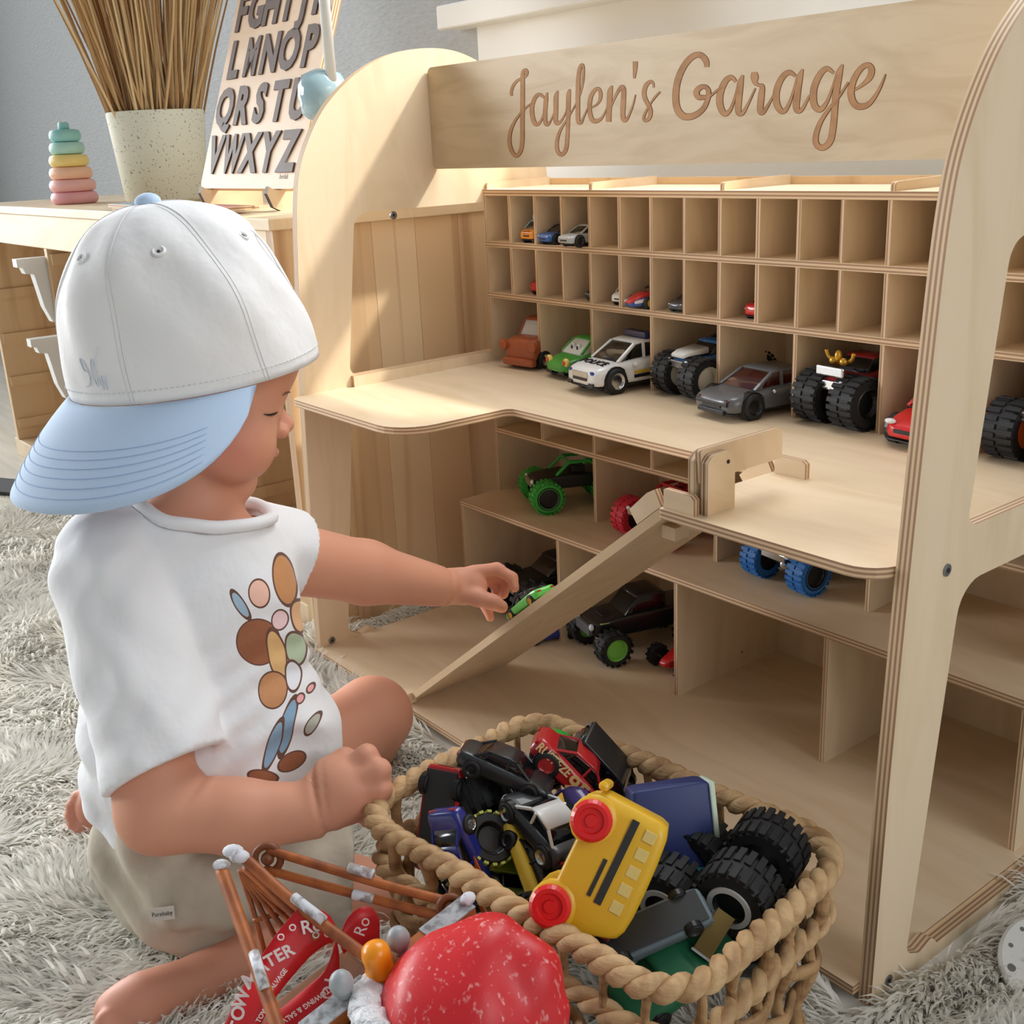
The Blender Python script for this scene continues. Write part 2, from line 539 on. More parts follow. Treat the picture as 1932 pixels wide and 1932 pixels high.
# ramp from the deck down to the base board
A = np.array((67.0, 0.0)); B = np.array((21.5, -35.8))
dr = (B - A) / np.linalg.norm(B - A); nr = np.array((dr[1], -dr[0]))
if nr[1] > 0: nr = -nr          # underside normal
b = MB(); poly = [A, B, B + nr * 0.9 + (-0.2, 0), A + nr * 0.9]
b.prism([(q[1], q[0]) for q in poly], 1, -33.0, -17.6, (1, 0))
ramp = b.build('ramp', [ply, mat('ply_edge_ramp', (206, 178, 140), 0.6)], garage, loc=GL)
b = MB(); b.box((-0.5, -33.6, -0.6), (1.0, -32.4, 0.8), at=(22.5, 0, -35.0)); b.build('hinge_block', ply, ramp)
up2 = -nr
for yy in (-33.0, -18.2):
    # guide rails beside the hinge, one on the ramp and one on the deck
    q = [A + up2 * 0.05, A + up2 * 1.8 + (0.3, 0), A + dr * 0.8 + up2 * 1.8, A + dr * 3.8 + up2 * 1.6, A + dr * 3.8 + up2 * 0.05]
    b = MB(); b.prism([(w_[1], w_[0]) for w_ in q], 1, yy, yy + 0.7); b.build('guide_rail', [ply, EDGE[1]], ramp)
    b = MB(); b.prism([(0, 67.3), (1.7, 67.3), (1.7, 70.4), (1.4, 70.8), (0, 70.8)], 1, yy, yy + 0.7); b.build('guide_rail', [ply, EDGE[1]], garage, loc=GL)
    b = MB(); b.box((0, yy + 1.6, -0.6), (1.6, yy + 3.4, 0.6), R=None, at=tuple(np.array((A[0] + dr[0] * 3 + nr[0] * 1.4, 0, A[1] + dr[1] * 3 + nr[1] * 1.4))))
    b.build('hinge_block', ply, ramp)
    b = MB(); b.box((67.6, yy + 1.6, -1.9), (70.2, yy + 3.4, -0.9)); b.build('hinge_block', [ply], garage, loc=GL)

# barrier: laminated tower with a swinging arm
tower = None
tx = 69.4
b = MB()
prof = round_poly([(-32.2, 0, 0), (-28.8, 0, 0), (-28.8, 4.4, 0.2), (-29.4, 5.2, 0.8), (-31.6, 5.2, 0.8), (-32.2, 4.6, 0.4)])
for k, x in enumerate((0, 0.4, 1.45, 1.85)):
    b.prism(prof, 0, tx + x, tx + x + 0.39)
prof2 = [(-32.2, 0), (-28.6, 0), (-28.6, 1.4), (-32.2, 1.2)]
for x in (0.8, 1.12): b.prism(prof2, 0, tx + x, tx + x + 0.31)
tower = b.build('barrier_tower', [ply, mat('ply_layers', (214, 188, 148), 0.6, noise=((128, 92, 68), (700, 4, 4), 1.0, 0.45, 0.55))], garage, loc=GL)
b = MB(); b.prism(round_poly([(-32.0, 2.6, 0.2), (-30.0, 2.4, 0.2), (-28.8, 2.8, 0.2), (-21.6, 2.8, 0.2), (-21.6, 5.6, 0.7), (-32.2, 5.6, 0.3)]), 0, tx + 0.8, tx + 1.43)
b.build('barrier_arm', [ply, EDGE[0]], tower)
b = MB(); b.lathe([(0.18, 0), (0.18, 0.1)], 10, 0, (tx + 2.2, -29.7, 4.3)); b.build('pivot_hole', black_hole, tower)

# engraved lettering: pen strokes cut into the sign
eng = mat('engraved_wood', (182, 134, 88), 0.7, noise=((160, 114, 72), (60, 60, 60), 3.0, 0.4, 0.7))
eng_edge = mat('engraved_edge', (128, 88, 54), 0.8)
Z1 = (940, 100, 6.0375); Z2 = (1250, 80, 4.391)
STROKES = [
 (Z1, [(155, 490, 26), (150, 440, 30), (175, 370, 32), (215, 320, 28), (265, 290, 24), (310, 265, 30), (332, 225, 28), (316, 192, 28), (285, 215, 34), (279, 280, 44), (279, 400, 46), (278, 600, 46), (276, 800, 46), (275, 1000, 46), (255, 1120, 42), (205, 1172, 40), (152, 1110, 42), (128, 1000, 42), (145, 880, 36), (195, 770, 28), (255, 690, 24), (300, 640, 20), (345, 600, 18), (385, 575, 16)]),
 (Z1, [(525, 510, 20), (475, 472, 34), (425, 505, 40), (388, 600, 46), (388, 700, 48), (410, 785, 46), (440, 815, 38), (480, 785, 26), (510, 720, 18), (535, 620, 14)]),
 (Z1, [(562, 450, 12), (547, 520, 44), (540, 600, 46), (534, 700, 46), (540, 795, 44), (565, 815, 34), (600, 770, 18), (640, 680, 14)]),
 (Z1, [(682, 430, 14), (660, 500, 48), (658, 650, 50), (654, 760, 48), (675, 802, 40), (720, 770, 22), (765, 690, 14), (790, 600, 12)]),
 (Z1, [(822, 412, 14), (803, 480, 48), (798, 700, 46), (791, 900, 40), (780, 1060, 44), (755, 1130, 44), (715, 1158, 40), (675, 1110, 42), (670, 1010, 38), (700, 900, 30), (755, 800, 22), (820, 700, 16), (880, 590, 14)]),
 (Z1, [(880, 590, 12), (930, 480, 18), (962, 350, 24), (974, 230, 26), (970, 150, 26), (948, 140, 34), (925, 200, 42), (912, 330, 44), (908, 500, 46), (908, 700, 46), (915, 785, 44), (945, 790, 34), (975, 730, 20), (1020, 630, 14)]),
 (Z1, [(1030, 628, 12), (1100, 605, 18), (1150, 555, 28), (1168, 480, 40), (1150, 412, 36), (1105, 420, 38), (1060, 490, 44), (1042, 580, 46), (1045, 680, 46), (1068, 755, 48), (1110, 778, 44), (1170, 750, 28), (1210, 690, 18), (1240, 620, 12)]),
 (Z1, [(1300, 372, 16), (1276, 440, 58), (1268, 560, 58), (1260, 700, 58), (1258, 785, 56)]),
 (Z1, [(1275, 650, 14), (1320, 530, 22), (1370, 430, 34), (1412, 388, 46), (1430, 430, 52), (1425, 560, 54), (1420, 700, 52), (1432, 762, 48), (1462, 758, 34), (1500, 690, 22), (1540, 580, 16), (1565, 475, 10)]),
 (Z1, [(1562, 95, 54), (1560, 180, 48), (1551, 290, 22)]),
 (Z1, [(1772, 395, 18), (1765, 345, 26), (1735, 327, 36), (1690, 362, 46), (1665, 430, 48), (1668, 500, 48), (1698, 570, 46), (1730, 630, 46), (1735, 700, 44), (1712, 755, 38), (1672, 768, 34), (1658, 735, 28), (1690, 655, 22), (1740, 570, 18), (1790, 500, 22), (1845, 440, 16)]),
 (Z2, [(368, 205, 34), (360, 150, 46), (315, 105, 44), (255, 115, 46), (190, 180, 48), (135, 290, 50), (111, 420, 52), (120, 540, 54), (165, 605, 54), (225, 617, 50), (290, 592, 44), (345, 540, 40), (375, 470, 38), (383, 410, 38), (362, 372, 34), (318, 372, 38), (282, 410, 46), (298, 452, 42), (345, 455, 34), (400, 440, 18), (450, 400, 14), (490, 370, 12)]),
 (Z2, [(610, 325, 20), (570, 290, 36), (520, 325, 46), (480, 420, 52), (476, 510, 54), (500, 575, 48), (530, 590, 38), (570, 545, 24), (605, 440, 16), (625, 360, 12)]),
 (Z2, [(668, 270, 14), (647, 335, 48), (636, 430, 52), (627, 540, 50), (637, 588, 42), (670, 580, 28), (720, 490, 16), (770, 380, 12)]),
 (Z2, [(762, 245, 40), (764, 290, 62), (770, 335, 34), (800, 355, 22), (828, 365, 36), (820, 440, 50), (810, 560, 48), (830, 580, 38), (870, 530, 22), (930, 420, 12)]),
 (Z2, [(1105, 280, 20), (1050, 248, 38), (990, 295, 46), (946, 400, 52), (946, 500, 52), (975, 560, 48), (1010, 568, 36), (1050, 510, 24), (1090, 390, 16), (1112, 300, 12)]),
 (Z2, [(1164, 222, 14), (1135, 300, 52), (1118, 420, 54), (1108, 530, 52), (1125, 568, 42), (1160, 550, 26), (1220, 440, 14)]),
 (Z2, [(1420, 255, 20), (1360, 217, 38), (1300, 275, 48), (1256, 380, 54), (1252, 490, 54), (1280, 548, 50), (1320, 550, 40), (1370, 480, 24), (1410, 370, 16), (1440, 270, 12)]),
 (Z2, [(1494, 182, 14), (1464, 260, 54), (1446, 370, 56), (1432, 500, 52), (1417, 680, 52), (1392, 815, 50), (1330, 872, 46), (1277, 845, 46), (1272, 770, 44), (1310, 660, 34), (1390, 540, 24), (1470, 440, 18), (1540, 330, 16)]),
 (Z2, [(1590, 395, 14), (1660, 350, 26), (1718, 290, 46), (1733, 225, 50), (1705, 188, 42), (1650, 212, 42), (1592, 295, 48), (1562, 400, 54), (1577, 488, 54), (1625, 532, 50), (1700, 517, 40), (1760, 450, 28), (1810, 360, 20), (1850, 262, 8)]),
]
for k, (zr, pts) in enumerate(STROKES):
    cp = catmull([np.array(p, float) for p in pts], 5)
    mbs = MB()
    for layer, (grow, yo) in enumerate(((7, 0.006), (-3, 0.022))):
        L_, R_ = [], []
        for i, p in enumerate(cp):
            t = cp[min(i + 1, len(cp) - 1)][:2] - cp[max(i - 1, 0)][:2]; t = t / (np.linalg.norm(t) + 1e-9)
            nn = np.array((-t[1], t[0])) * (p[2] + grow) / 2
            for lst, s_ in ((L_, 1), (R_, -1)):
                w_ = p[:2] + s_ * nn
                q = on(zr[0] + w_[0] / zr[2], zr[1] + w_[1] / zr[2], 1, YS)
                q[1] = YS - yo - (0.0004 * i + 0.0002 * k if layer else 0.0001 * i); lst.append(q)
        n_ = len(cp)
        mbs.add(L_ + R_, [(i, i + 1, n_ + i + 1, n_ + i) for i in range(n_ - 1)], 1 - layer)
    mbs.build('engraved_letter', [eng, eng_edge], sign)

# ------------------------------------------------------------------ pine sideboard beside the garage
SX, SY = -9.0, -29.0
sb = thing('pine_sideboard', 'pale pine storage sideboard with ledges against the grey wall', 'sideboard', (-84, -8, ZF))
SL = (84, 8, -ZF)


def sp(name, lo, hi, m_=pine, bevel=0.15):
    b = MB(); b.box(lo, hi); return b.build(name, m_, sb, loc=SL, bevel=bevel)


sp('top', (-162, SY - 0.5, 20.8), (SX + 0.3, 28, 22.4), pine_light)
sp('apron', (-162, SY, 14.3), (SX - 1.8, SY + 1.8, 20.8), pine_light)
pos = [-160.0, -111.5, -60.0]
sidep = []
for x in pos:
    sidep.append(sp('divider', (x, SY + 0.05, -34), (x + 1.8, 27, 14.3), pine))
    for z in (-31, -20.5, -10, 0.5, 11):
        b = MB(); b.box((x + 1.8, SY + 0.6, z), (x + 2.6, 26, z + 2.2)); b.build('ledge', pine, sidep[-1])
# end panel facing the garage: five glued boards
ys = [SY, -21.5, -13.6, -6.2, 1.5, 28.0]
for i in range(5):
    c1 = [(218, 188, 148), (212, 180, 140), (222, 194, 156), (214, 182, 142), (220, 190, 150)][i]
    c2 = [(176, 134, 98), (164, 124, 92), (182, 142, 106), (170, 130, 98), (178, 138, 100)][i]
    mm = mat('pine_board_%d' % i, c1, 0.5, noise=(c2, (20, 22 + 3 * i, 0.9), 2.0, 0.5, 0.72, 0.6))
    sp('plank', (SX - 1.8, ys[i] + 0.02, ZF), (SX, ys[i + 1] - 0.02, 20.8), mm, 0.05)
sp('plinth', (-162, SY + 0.1, ZF), (SX - 1.8, 27, -34), pine_light)
sp('back_panel', (-160, 27, -34), (SX - 1.8, 28, 20.8), pine_light)
# white plastic runner ends that stick out past the middle upright
for z in (12.6, -3.6):
    poly = [(SY - 5.6, z), (SY + 2, z), (SY + 2, z - 13.5), (SY - 0.4, z - 13.2), (SY - 1.6, z - 10), (SY - 2.6, z - 3.2), (SY - 4.2, z - 3.0), (SY - 4.6, z - 1.7), (SY - 5.6, z - 1.6)]
    b = MB(); b.prism(poly, 0, -114.5, -111.7, (0, 0)); b.build('drawer_runner', white_plastic, sb, loc=SL)

# ------------------------------------------------------------------ things on the sideboard
ZT = 22.4
# stacking rings
p = on(143, 384, 1, -19.0)
st = thing('stacking_rings', 'pastel ring stacking toy tower on the sideboard beside the stone pot', 'stacking toy', (p[0], p[1], ZT))
cols = [(240, 176, 182), (246, 190, 186), (250, 200, 170), (246, 220, 140), (176, 222, 214), (150, 210, 208)]
rad = [4.75, 4.65, 4.3, 3.95, 3.5, 3.15]
for i in range(6):
    h = 2.45; z = i * 2.47; r = rad[i]
    b = MB(); b.lathe([(r - 1.0, z), (r - 0.3, z + 0.25), (r, z + 0.9), (r, z + h - 0.9), (r - 0.3, z + h - 0.25), (r - 1.0, z + h)], 32)
    b.build('ring', mat('ring_%d' % i, cols[i], 0.45), st, smooth=True)
b = MB(); b.lathe([(1.1, 14.6), (1.1, 15.8), (0.9, 16.2)], 16); b.build('peg', mat('ring_5', cols[5]), st, smooth=True)
# pot with dried grass
p = on(315, 372, 1, -10.0)
pot = thing('grass_pot', 'speckled beige stone pot filled with tall dried grass', 'potted grass', (p[0], p[1], ZT))
spk = mat('speckled_stone', (206, 202, 182), 0.75, noise=((120, 110, 84), (230, 230, 230), 2.0, 0.63, 0.7))
b = MB(); b.lathe([(0.1, 0), (7.2, 0), (7.8, 0.8), (9.2, 16.6), (9.0, 16.9), (8.7, 16.9), (8.2, 10), (0.1, 10)], 40); b.build('pot', spk, pot, smooth=True)
rg = random.Random(3)
gm = [mat('dry_grass_%d' % i, c, 0.7) for i, c in enumerate([(200, 168, 120), (176, 138, 92), (216, 188, 142), (150, 112, 74), (192, 156, 106)])]
for g in range(5):
    b = MB()
    for i in range(62):
        a = rg.random() * 6.283; r0 = 7.2 * math.sqrt(rg.random()); r1 = r0 + rg.uniform(0.5, 1.0) * (6 + r0 * 1.5)
        hh = rg.uniform(38, 56); a2 = a + rg.uniform(-0.4, 0.4)
        pts = [(r0 * math.cos(a), r0 * math.sin(a), 10), ((r0 + r1) * .45 * math.cos(a2), (r0 + r1) * .45 * math.sin(a2), 10 + hh * .45), (r1 * math.cos(a2), r1 * math.sin(a2), 10 + hh)]
        b.tube(catmull(pts, 3), [0.24, 0.24, 0.22, 0.2, 0.18, 0.15, 0.1][:7], 4)
    o = b.build('dried_grass', gm[g], pot); o['kind'] = 'stuff'
# letter board leaning on its little feet
p0 = on(377, 352, 1, -19.0); p1 = on(556, 352, 1, -19.0)
wb = p1[0] - p0[0]
lean = math.radians(20)
Rb = np.array([[1, 0, 0], [0, math.cos(lean), -math.sin(lean)], [0, math.sin(lean), math.cos(lean)]])
Rb = np.array([[1, 0, 0], [0, math.cos(lean), math.sin(lean)], [0, -math.sin(lean), math.cos(lean)]])
bd = thing('letter_board', 'wooden alphabet puzzle board with dark brown letters leaning by the grass pot', 'puzzle board', (p0[0] + wb / 2, -19.0, ZT))
lb = MB(); lb.prism([(q[1], q[0]) for q in round_poly([(-wb / 2, 0, 1.2), (wb / 2, 0, 1.2), (wb / 2, 44, 1.2), (-wb / 2, 44, 1.2)])], 1, 0, 1.2)
board_o = lb.build('board', [mat('board_face', (222, 190, 156), 0.5, noise=((206, 170, 134), (4, 20, 20), 3.0, 0.4, 0.7)), EDGE[1]], bd, loc=(0, 0, 3.2), R=Rb)
dk = mat('walnut_letter', (92, 70, 60), 0.6, noise=((74, 54, 46), (20, 20, 60), 3.0, 0.4, 0.7))
Rt = np.array([[1, 0, 0], [0, 0, -1], [0, 1, 0]])
for row, s_ in enumerate(['VWXYZ', 'QRSTU', 'LMNOP', 'FGHIJK', 'ABCDE']):
    for i, ch in enumerate(s_):
        x = -wb / 2 + wb * (i + 0.62) / (len(s_) + 0.28)
        text_mesh('letter', ch, 8.2, dk, board_o, (x, -0.1, 5.2 + row * 7.7), Rt, offset=0.34, extrude=0.16, sx=0.92 if ch not in 'WM' else 0.72)
for x in (-wb / 2 + 3.5, wb / 2 - 6.0):
    b = MB(); b.prism([(-1.6, 3.6), (-0.6, 3.0), (0.6, 3.0), (4, 3.8), (9, 3.8), (9, 0), (0, 0), (-1.2, 0.6), (-2.0, 2.6)], 0, x, x + 1.0)
    b.build('foot', [ply, mat('foot_edge', (70, 48, 36), 0.6)], bd)
text_mesh('maker_mark', 'berlak', 1.1, mat('burn_mark', (110, 80, 60)), board_o, (wb / 2 - 4.2, -0.02, 1.8), Rt, extrude=0.01)
# thin puzzle boards lying in front
for i, (u, v, w_, d_, c, lab) in enumerate([(330, 393, 34, 15, (206, 176, 142), 'thin tan puzzle board lying lowest in the pile at the sideboard edge'), (300, 384, 24, 11, (150, 170, 186), 'thin blue grey puzzle sheet lying on the tan board'), (440, 385, 13, 9, (190, 128, 120), 'small reddish puzzle sheet lying before the letter board')]):
    q = on(u, v, 1, -24.5 + (0.6 * i))
    b = MB(); b.board((-w_ / 2, -4, 0), (w_ / 2, d_ - 8, 0.55))
    zz = ZT + (0 if i == 0 else 0.55)
    tag(b.build('puzzle_sheet', [mat('sheet_%d' % i, c, 0.6), EDGE[2]], None, loc=(q[0], -24.8 + 0.4 * i, zz)), lab, 'puzzle board')
# white rod with a pale blue glass bulb standing behind the garage panel
lamp = thing('glass_lamp', 'pale blue glass lamp with white rod behind the curved garage panel', 'lamp', tuple(np.array((-14.2, -16.4, ZT))))
b = MB(); b.lathe([(3.4, 0), (3.4, 0.8), (0.8, 1.4), (0.6, 12.4)], 20); b.build('base', white_plastic, lamp, smooth=True)
b = MB(); b.lathe([(0.5, 12.0), (2.2, 12.4), (3.1, 13.2), (3.3, 14.4), (3.55, 15.6), (3.4, 17), (2.7, 18.3), (0.9, 19)], 28); b.build('glass_bulb', mat('pale_blue_glass', (176, 206, 216), 0.08, trans=0.35, coat=0.5), lamp, smooth=True)
b = MB(); b.tube([(2.6, 0, 17), (2.6, 0, 60)], 0.75, 12); b.build('rod', white_plastic, lamp, smooth=True)
# ------------------------------------------------------------------ shag rug
def in_rug(x, y):
    ok = (x > -112) & (x < 150) & (y > -190) & (y < 30)
    ok &= ~((x < -7) & (y > -31.5))
    ok &= ~((x > -2.4) & (x < 91.3) & (y > -34.4))
    return ok


rug = thing('shag_rug', 'fluffy white long pile rug under the child and the garage', 'rug', (20, -90, ZF))
b = MB(); b.box((-112, -190, ZF + 0.02), (150, -31.6, ZF + 0.6)); b.box((-7, -31.6, ZF + 0.02), (150, 26, ZF + 0.6))
b.build('backing', mat('rug_backing', (236, 233, 224), 0.9), rug, loc=(-20, 90, -ZF))
NB = 210000
# density falls with distance from the camera
xs = rng.uniform(-112, 150, NB * 4); ys_ = rng.uniform(-190, 30, NB * 4)
dist = np.hypot(xs - CAM[0], ys_ - CAM[1])
keep = in_rug(xs, ys_) & (rng.random(NB * 4) < np.clip((105 / np.maximum(dist, 1)) ** 1.3, 0.12, 1.0))
# only where the pile can be looked at from around the photographer's place
vx = (xs - CAM[0]) * AX_R[0] + (ys_ - CAM[1]) * AX_R[1]; vf = (xs - CAM[0]) * AX_F[0] + (ys_ - CAM[1]) * AX_F[1]
keep &= (vf > 35) & (np.abs(vx) < 40 + vf * 0.62)
xs = xs[keep][:NB]; ys_ = ys_[keep][:NB]; n = len(xs)
ph = 1.7 * np.sin(xs * 0.11 + 1.3) + 1.5 * np.sin(ys_ * 0.13 + xs * 0.05) + 1.2 * np.sin(xs * 0.31 - ys_ * 0.27) + rng.normal(0, 0.4, n)
lean = np.clip(0.95 + 0.25 * np.sin(xs * 0.23 + ys_ * 0.19) + rng.normal(0, 0.22, n), 0.15, 1.4)
L = rng.uniform(2.2, 4.2, n); wd = rng.uniform(0.11, 0.22, n)
dx, dy = np.cos(ph), np.sin(ph); px, py = -dy, dx
rows = []
for t, wf in ((0.0, 1.0), (0.4, 1.0), (0.75, 0.75)):
    bend = lean * (0.5 + 0.5 * t)
    cx = xs + dx * L * t * np.sin(bend); cy = ys_ + dy * L * t * np.sin(bend); cz = ZF + 0.6 + L * t * np.cos(bend) * (1 - 0.12 * t)
    for s_ in (-1, 1):
        rows.append(np.stack([cx + s_ * px * wd * wf, cy + s_ * py * wd * wf, cz], 1))
bend = lean * 1.08
rows.append(np.stack([xs + dx * L * np.sin(bend), ys_ + dy * L * np.sin(bend), ZF + 0.55 + L * np.cos(bend) * 0.88], 1))
V_ = np.stack(rows, 1).reshape(-1, 3)
base = (np.arange(n) * 7)[:, None]
quads = np.concatenate([base + np.array([[0, 1, 3, 2]]), base + np.array([[2, 3, 5, 4]])], 0)
tris = base + np.array([[4, 5, 6]])
me = bpy.data.meshes.new('pile')
V_ = (V_ - np.array((20, -90, ZF))) * S
nq, nt_ = len(quads), len(tris)
me.vertices.add(len(V_)); me.vertices.foreach_set('co', V_.astype(np.float32).ravel())
me.loops.add(nq * 4 + nt_ * 3); me.loops.foreach_set('vertex_index', np.concatenate([quads.ravel(), tris.ravel()]).astype(np.int32))
me.polygons.add(nq + nt_)
me.polygons.foreach_set('loop_start', np.concatenate([np.arange(nq) * 4, nq * 4 + np.arange(nt_) * 3]).astype(np.int32))
me.update(calc_edges=True)
rp = mat('rug_pile', (247, 245, 238), 0.9, spec=0.1)
nt = rp.node_tree; bs = nt.nodes['Principled BSDF']; tr = nt.nodes.new('ShaderNodeBsdfTranslucent'); tr.inputs[0].default_value = lin((247, 245, 238))
mx = nt.nodes.new('ShaderNodeMixShader'); mx.inputs[0].default_value = 0.45
nt.links.new(bs.outputs[0], mx.inputs[1]); nt.links.new(tr.outputs[0], mx.inputs[2]); nt.links.new(mx.outputs[0], nt.nodes['Material Output'].inputs[0])
me.materials.append(rp)
o = link('pile', me, rug); o['kind'] = 'stuff'

# ------------------------------------------------------------------ the child: smooth volumes turned into skins
class Vol:
    def __init__(self, lo, hi, h):
        self.lo = np.array(lo, float); self.h = h
        self.n = np.ceil((np.array(hi) - self.lo) / h).astype(int) + 1
        self.F = np.full(self.n, 50.0, np.float32)
        self.ax = [self.lo[i] + h * np.arange(self.n[i]) for i in range(3)]

    def sl(self, lo, hi):
        out = []
        for i in range(3):
            a = int(np.clip(np.floor((lo[i] - self.lo[i]) / self.h), 0, self.n[i]))
            c = int(np.clip(np.ceil((hi[i] - self.lo[i]) / self.h) + 1, 0, self.n[i])); out.append(slice(a, c))
        return tuple(out)

    def grid(self, s):
        return np.meshgrid(*[self.ax[i][s[i]] for i in range(3)], indexing='ij')

    def mix(self, s, d, k, mode):
        f = self.F[s]; d = d.astype(np.float32)
        if mode == 'add':
            h = np.clip(0.5 + 0.5 * (f - d) / k, 0, 1); self.F[s] = f * (1 - h) + d * h - k * h * (1 - h)
        else:
            h = np.clip(0.5 - 0.5 * (f + d) / k, 0, 1); self.F[s] = f * (1 - h) + (-d) * h + k * h * (1 - h)

    def cap(self, a, b_, ra, rb, k=1.0, mode='add'):
        a = np.array(a, float); b_ = np.array(b_, float); mg = max(ra, rb) + k + 2.5
        s = self.sl(np.minimum(a, b_) - mg, np.maximum(a, b_) + mg)
        X, Y, Z = self.grid(s)
        ab = b_ - a; t = np.clip(((X - a[0]) * ab[0] + (Y - a[1]) * ab[1] + (Z - a[2]) * ab[2]) / (ab @ ab + 1e-9), 0, 1)
        d = np.sqrt((X - a[0] - t * ab[0]) ** 2 + (Y - a[1] - t * ab[1]) ** 2 + (Z - a[2] - t * ab[2]) ** 2) - (ra + (rb - ra) * t)
        self.mix(s, d, k, mode); return self

    def ell(self, c, r, R, k=1.0, mode='add'):
        """R: 3x3, columns are the ellipsoid's axes"""
        c = np.array(c, float); r = np.array(r, float); mg = r.max() + k + 2.5
        s = self.sl(c - mg, c + mg); X, Y, Z = self.grid(s)
        q = [((X - c[0]) * R[0, i] + (Y - c[1]) * R[1, i] + (Z - c[2]) * R[2, i]) for i in range(3)]
        k0 = np.sqrt(sum((q[i] / r[i]) ** 2 for i in range(3))); k1 = np.sqrt(sum((q[i] / r[i] ** 2) ** 2 for i in range(3))) + 1e-6
        self.mix(s, k0 * (k0 - 1) / k1, k, mode); return self

    def cut(self, p, nrm, k=0.2, lo=None, hi=None):
        """remove everything on the side the normal points to, inside a box"""
        s = self.sl(lo, hi); X, Y, Z = self.grid(s); nrm = np.array(nrm, float); nrm /= np.linalg.norm(nrm)
        d = (X - p[0]) * nrm[0] + (Y - p[1]) * nrm[1] + (Z - p[2]) * nrm[2]
        self.mix(s, -d, k, 'sub'); return self

    def at(self, p):
        i = np.clip(((np.array(p) - self.lo) / self.h).astype(int), 0, self.n - 1); return self.F[tuple(i)]

    def hit(self, u, v, d0, d1, step=0.08):
        for d in np.arange(d0, d1, step):
            if self.at(C(u, v, d)) < 0: return C(u, v, d)
        return C(u, v, (d0 + d1) / 2)

    def mesh(self):
        F = self.F; n = self.n; sg = F < 0
        c8 = [sg[i:n[0] - 1 + i, j:n[1] - 1 + j, k:n[2] - 1 + k] for i in (0, 1) for j in (0, 1) for k in (0, 1)]
        cnt = sum(c.astype(np.int8) for c in c8); act = (cnt > 0) & (cnt < 8)
        idx = np.argwhere(act); vid = np.full(act.shape, -1, np.int64); vid[act] = np.arange(len(idx))
        acc = np.zeros((len(idx), 3)); num = np.zeros(len(idx))
        corners = [(i, j, k) for i in (0, 1) for j in (0, 1) for k in (0, 1)]
        for a in corners:
            for ax in range(3):
                if a[ax] == 0:
                    b_ = list(a); b_[ax] = 1
                    fa = F[idx[:, 0] + a[0], idx[:, 1] + a[1], idx[:, 2] + a[2]]; fb = F[idx[:, 0] + b_[0], idx[:, 1] + b_[1], idx[:, 2] + b_[2]]
                    cr = (fa < 0) != (fb < 0)
                    t = np.where(cr, fa / np.where(cr, fa - fb, 1), 0)
                    p = np.tile(np.array(a, float), (len(idx), 1)); p[:, ax] = t
                    acc[cr] += p[cr]; num[cr] += 1
        V = self.lo + self.h * (idx + acc / num[:, None])
        faces = []
        for ax in range(3):
            o1, o2 = (ax + 1) % 3, (ax + 2) % 3
            s0 = [slice(None)] * 3; s1 = [slice(None)] * 3
            s0[ax] = slice(0, n[ax] - 1); s1[ax] = slice(1, n[ax])
            ch = sg[tuple(s0)] != sg[tuple(s1)]
            e = np.argwhere(ch); e = e[(e[:, o1] > 0) & (e[:, o2] > 0) & (e[:, o1] < n[o1] - 1) & (e[:, o2] < n[o2] - 1)]
            flip = sg[tuple(s0)][e[:, 0], e[:, 1], e[:, 2]]
            def cell(d1, d2):
                q = e.copy(); q[:, o1] -= d1; q[:, o2] -= d2; return vid[q[:, 0], q[:, 1], q[:, 2]]
            f = np.stack([cell(1, 1), cell(0, 1), cell(0, 0), cell(1, 0)], 1)
            f[~flip] = f[~flip][:, ::-1]; faces.append(f)
        return V, np.concatenate(faces)


def skin_obj(name, V, Fc, mat_, parent, base, colors=None, smooth_it=1):
    me = bpy.data.meshes.new(name)
    V = (V - np.array(base)) * S
    me.vertices.add(len(V)); me.vertices.foreach_set('co', V.astype(np.float32).ravel())
    me.loops.add(len(Fc) * 4); me.loops.foreach_set('vertex_index', Fc.astype(np.int32).ravel())
    me.polygons.add(len(Fc)); me.polygons.foreach_set('loop_start', (np.arange(len(Fc)) * 4).astype(np.int32))
    me.update(calc_edges=True); me.validate()
    me.polygons.foreach_set('use_smooth', [True] * len(me.polygons))
    me.materials.append(mat_)
    if colors is not None:
        ca = me.color_attributes.new('Col', 'FLOAT_COLOR', 'POINT')
        ca.data.foreach_set('color', colors.astype(np.float32).ravel())
    o = link(name, me, parent)
    if smooth_it:
        md = o.modifiers.new('smooth', 'SMOOTH'); md.factor = 0.5; md.iterations = smooth_it
    return o


VF = np.stack([AX_R, AX_U, AX_F], 1)                      # photographer's frame
KB = (38, -66, ZF)
kid = thing('person', 'small child in backwards cap kneeling on the rug, reaching towards the ramp', 'person', KB)

fh = view(0.86, -0.28, 0.42); uh = view(0.30, 0.95, 0.05)
HF = frame(fh, uh)                                        # columns: forward, left, up
body = Vol((12, -93, ZF + 0.1), (64, -22, 25), 0.25)
# trunk (under the shirt) and neck
body.ell(C(400, 1420, 108), (10.5, 11.5, 8), VF, 2).ell(C(350, 1140, 107), (9.6, 10, 7.2), VF, 3)
body.cap(C(240, 1085, 101), C(500, 1045, 113), 3.6, 3.6, 2)
body.ell(C(352, 1010, 106.8), (6.3, 3.4, 5.6), VF, 1.5)
body.cap(C(385, 860, 107), C(352, 1000, 106.5), 4.2, 4.6, 1.2)
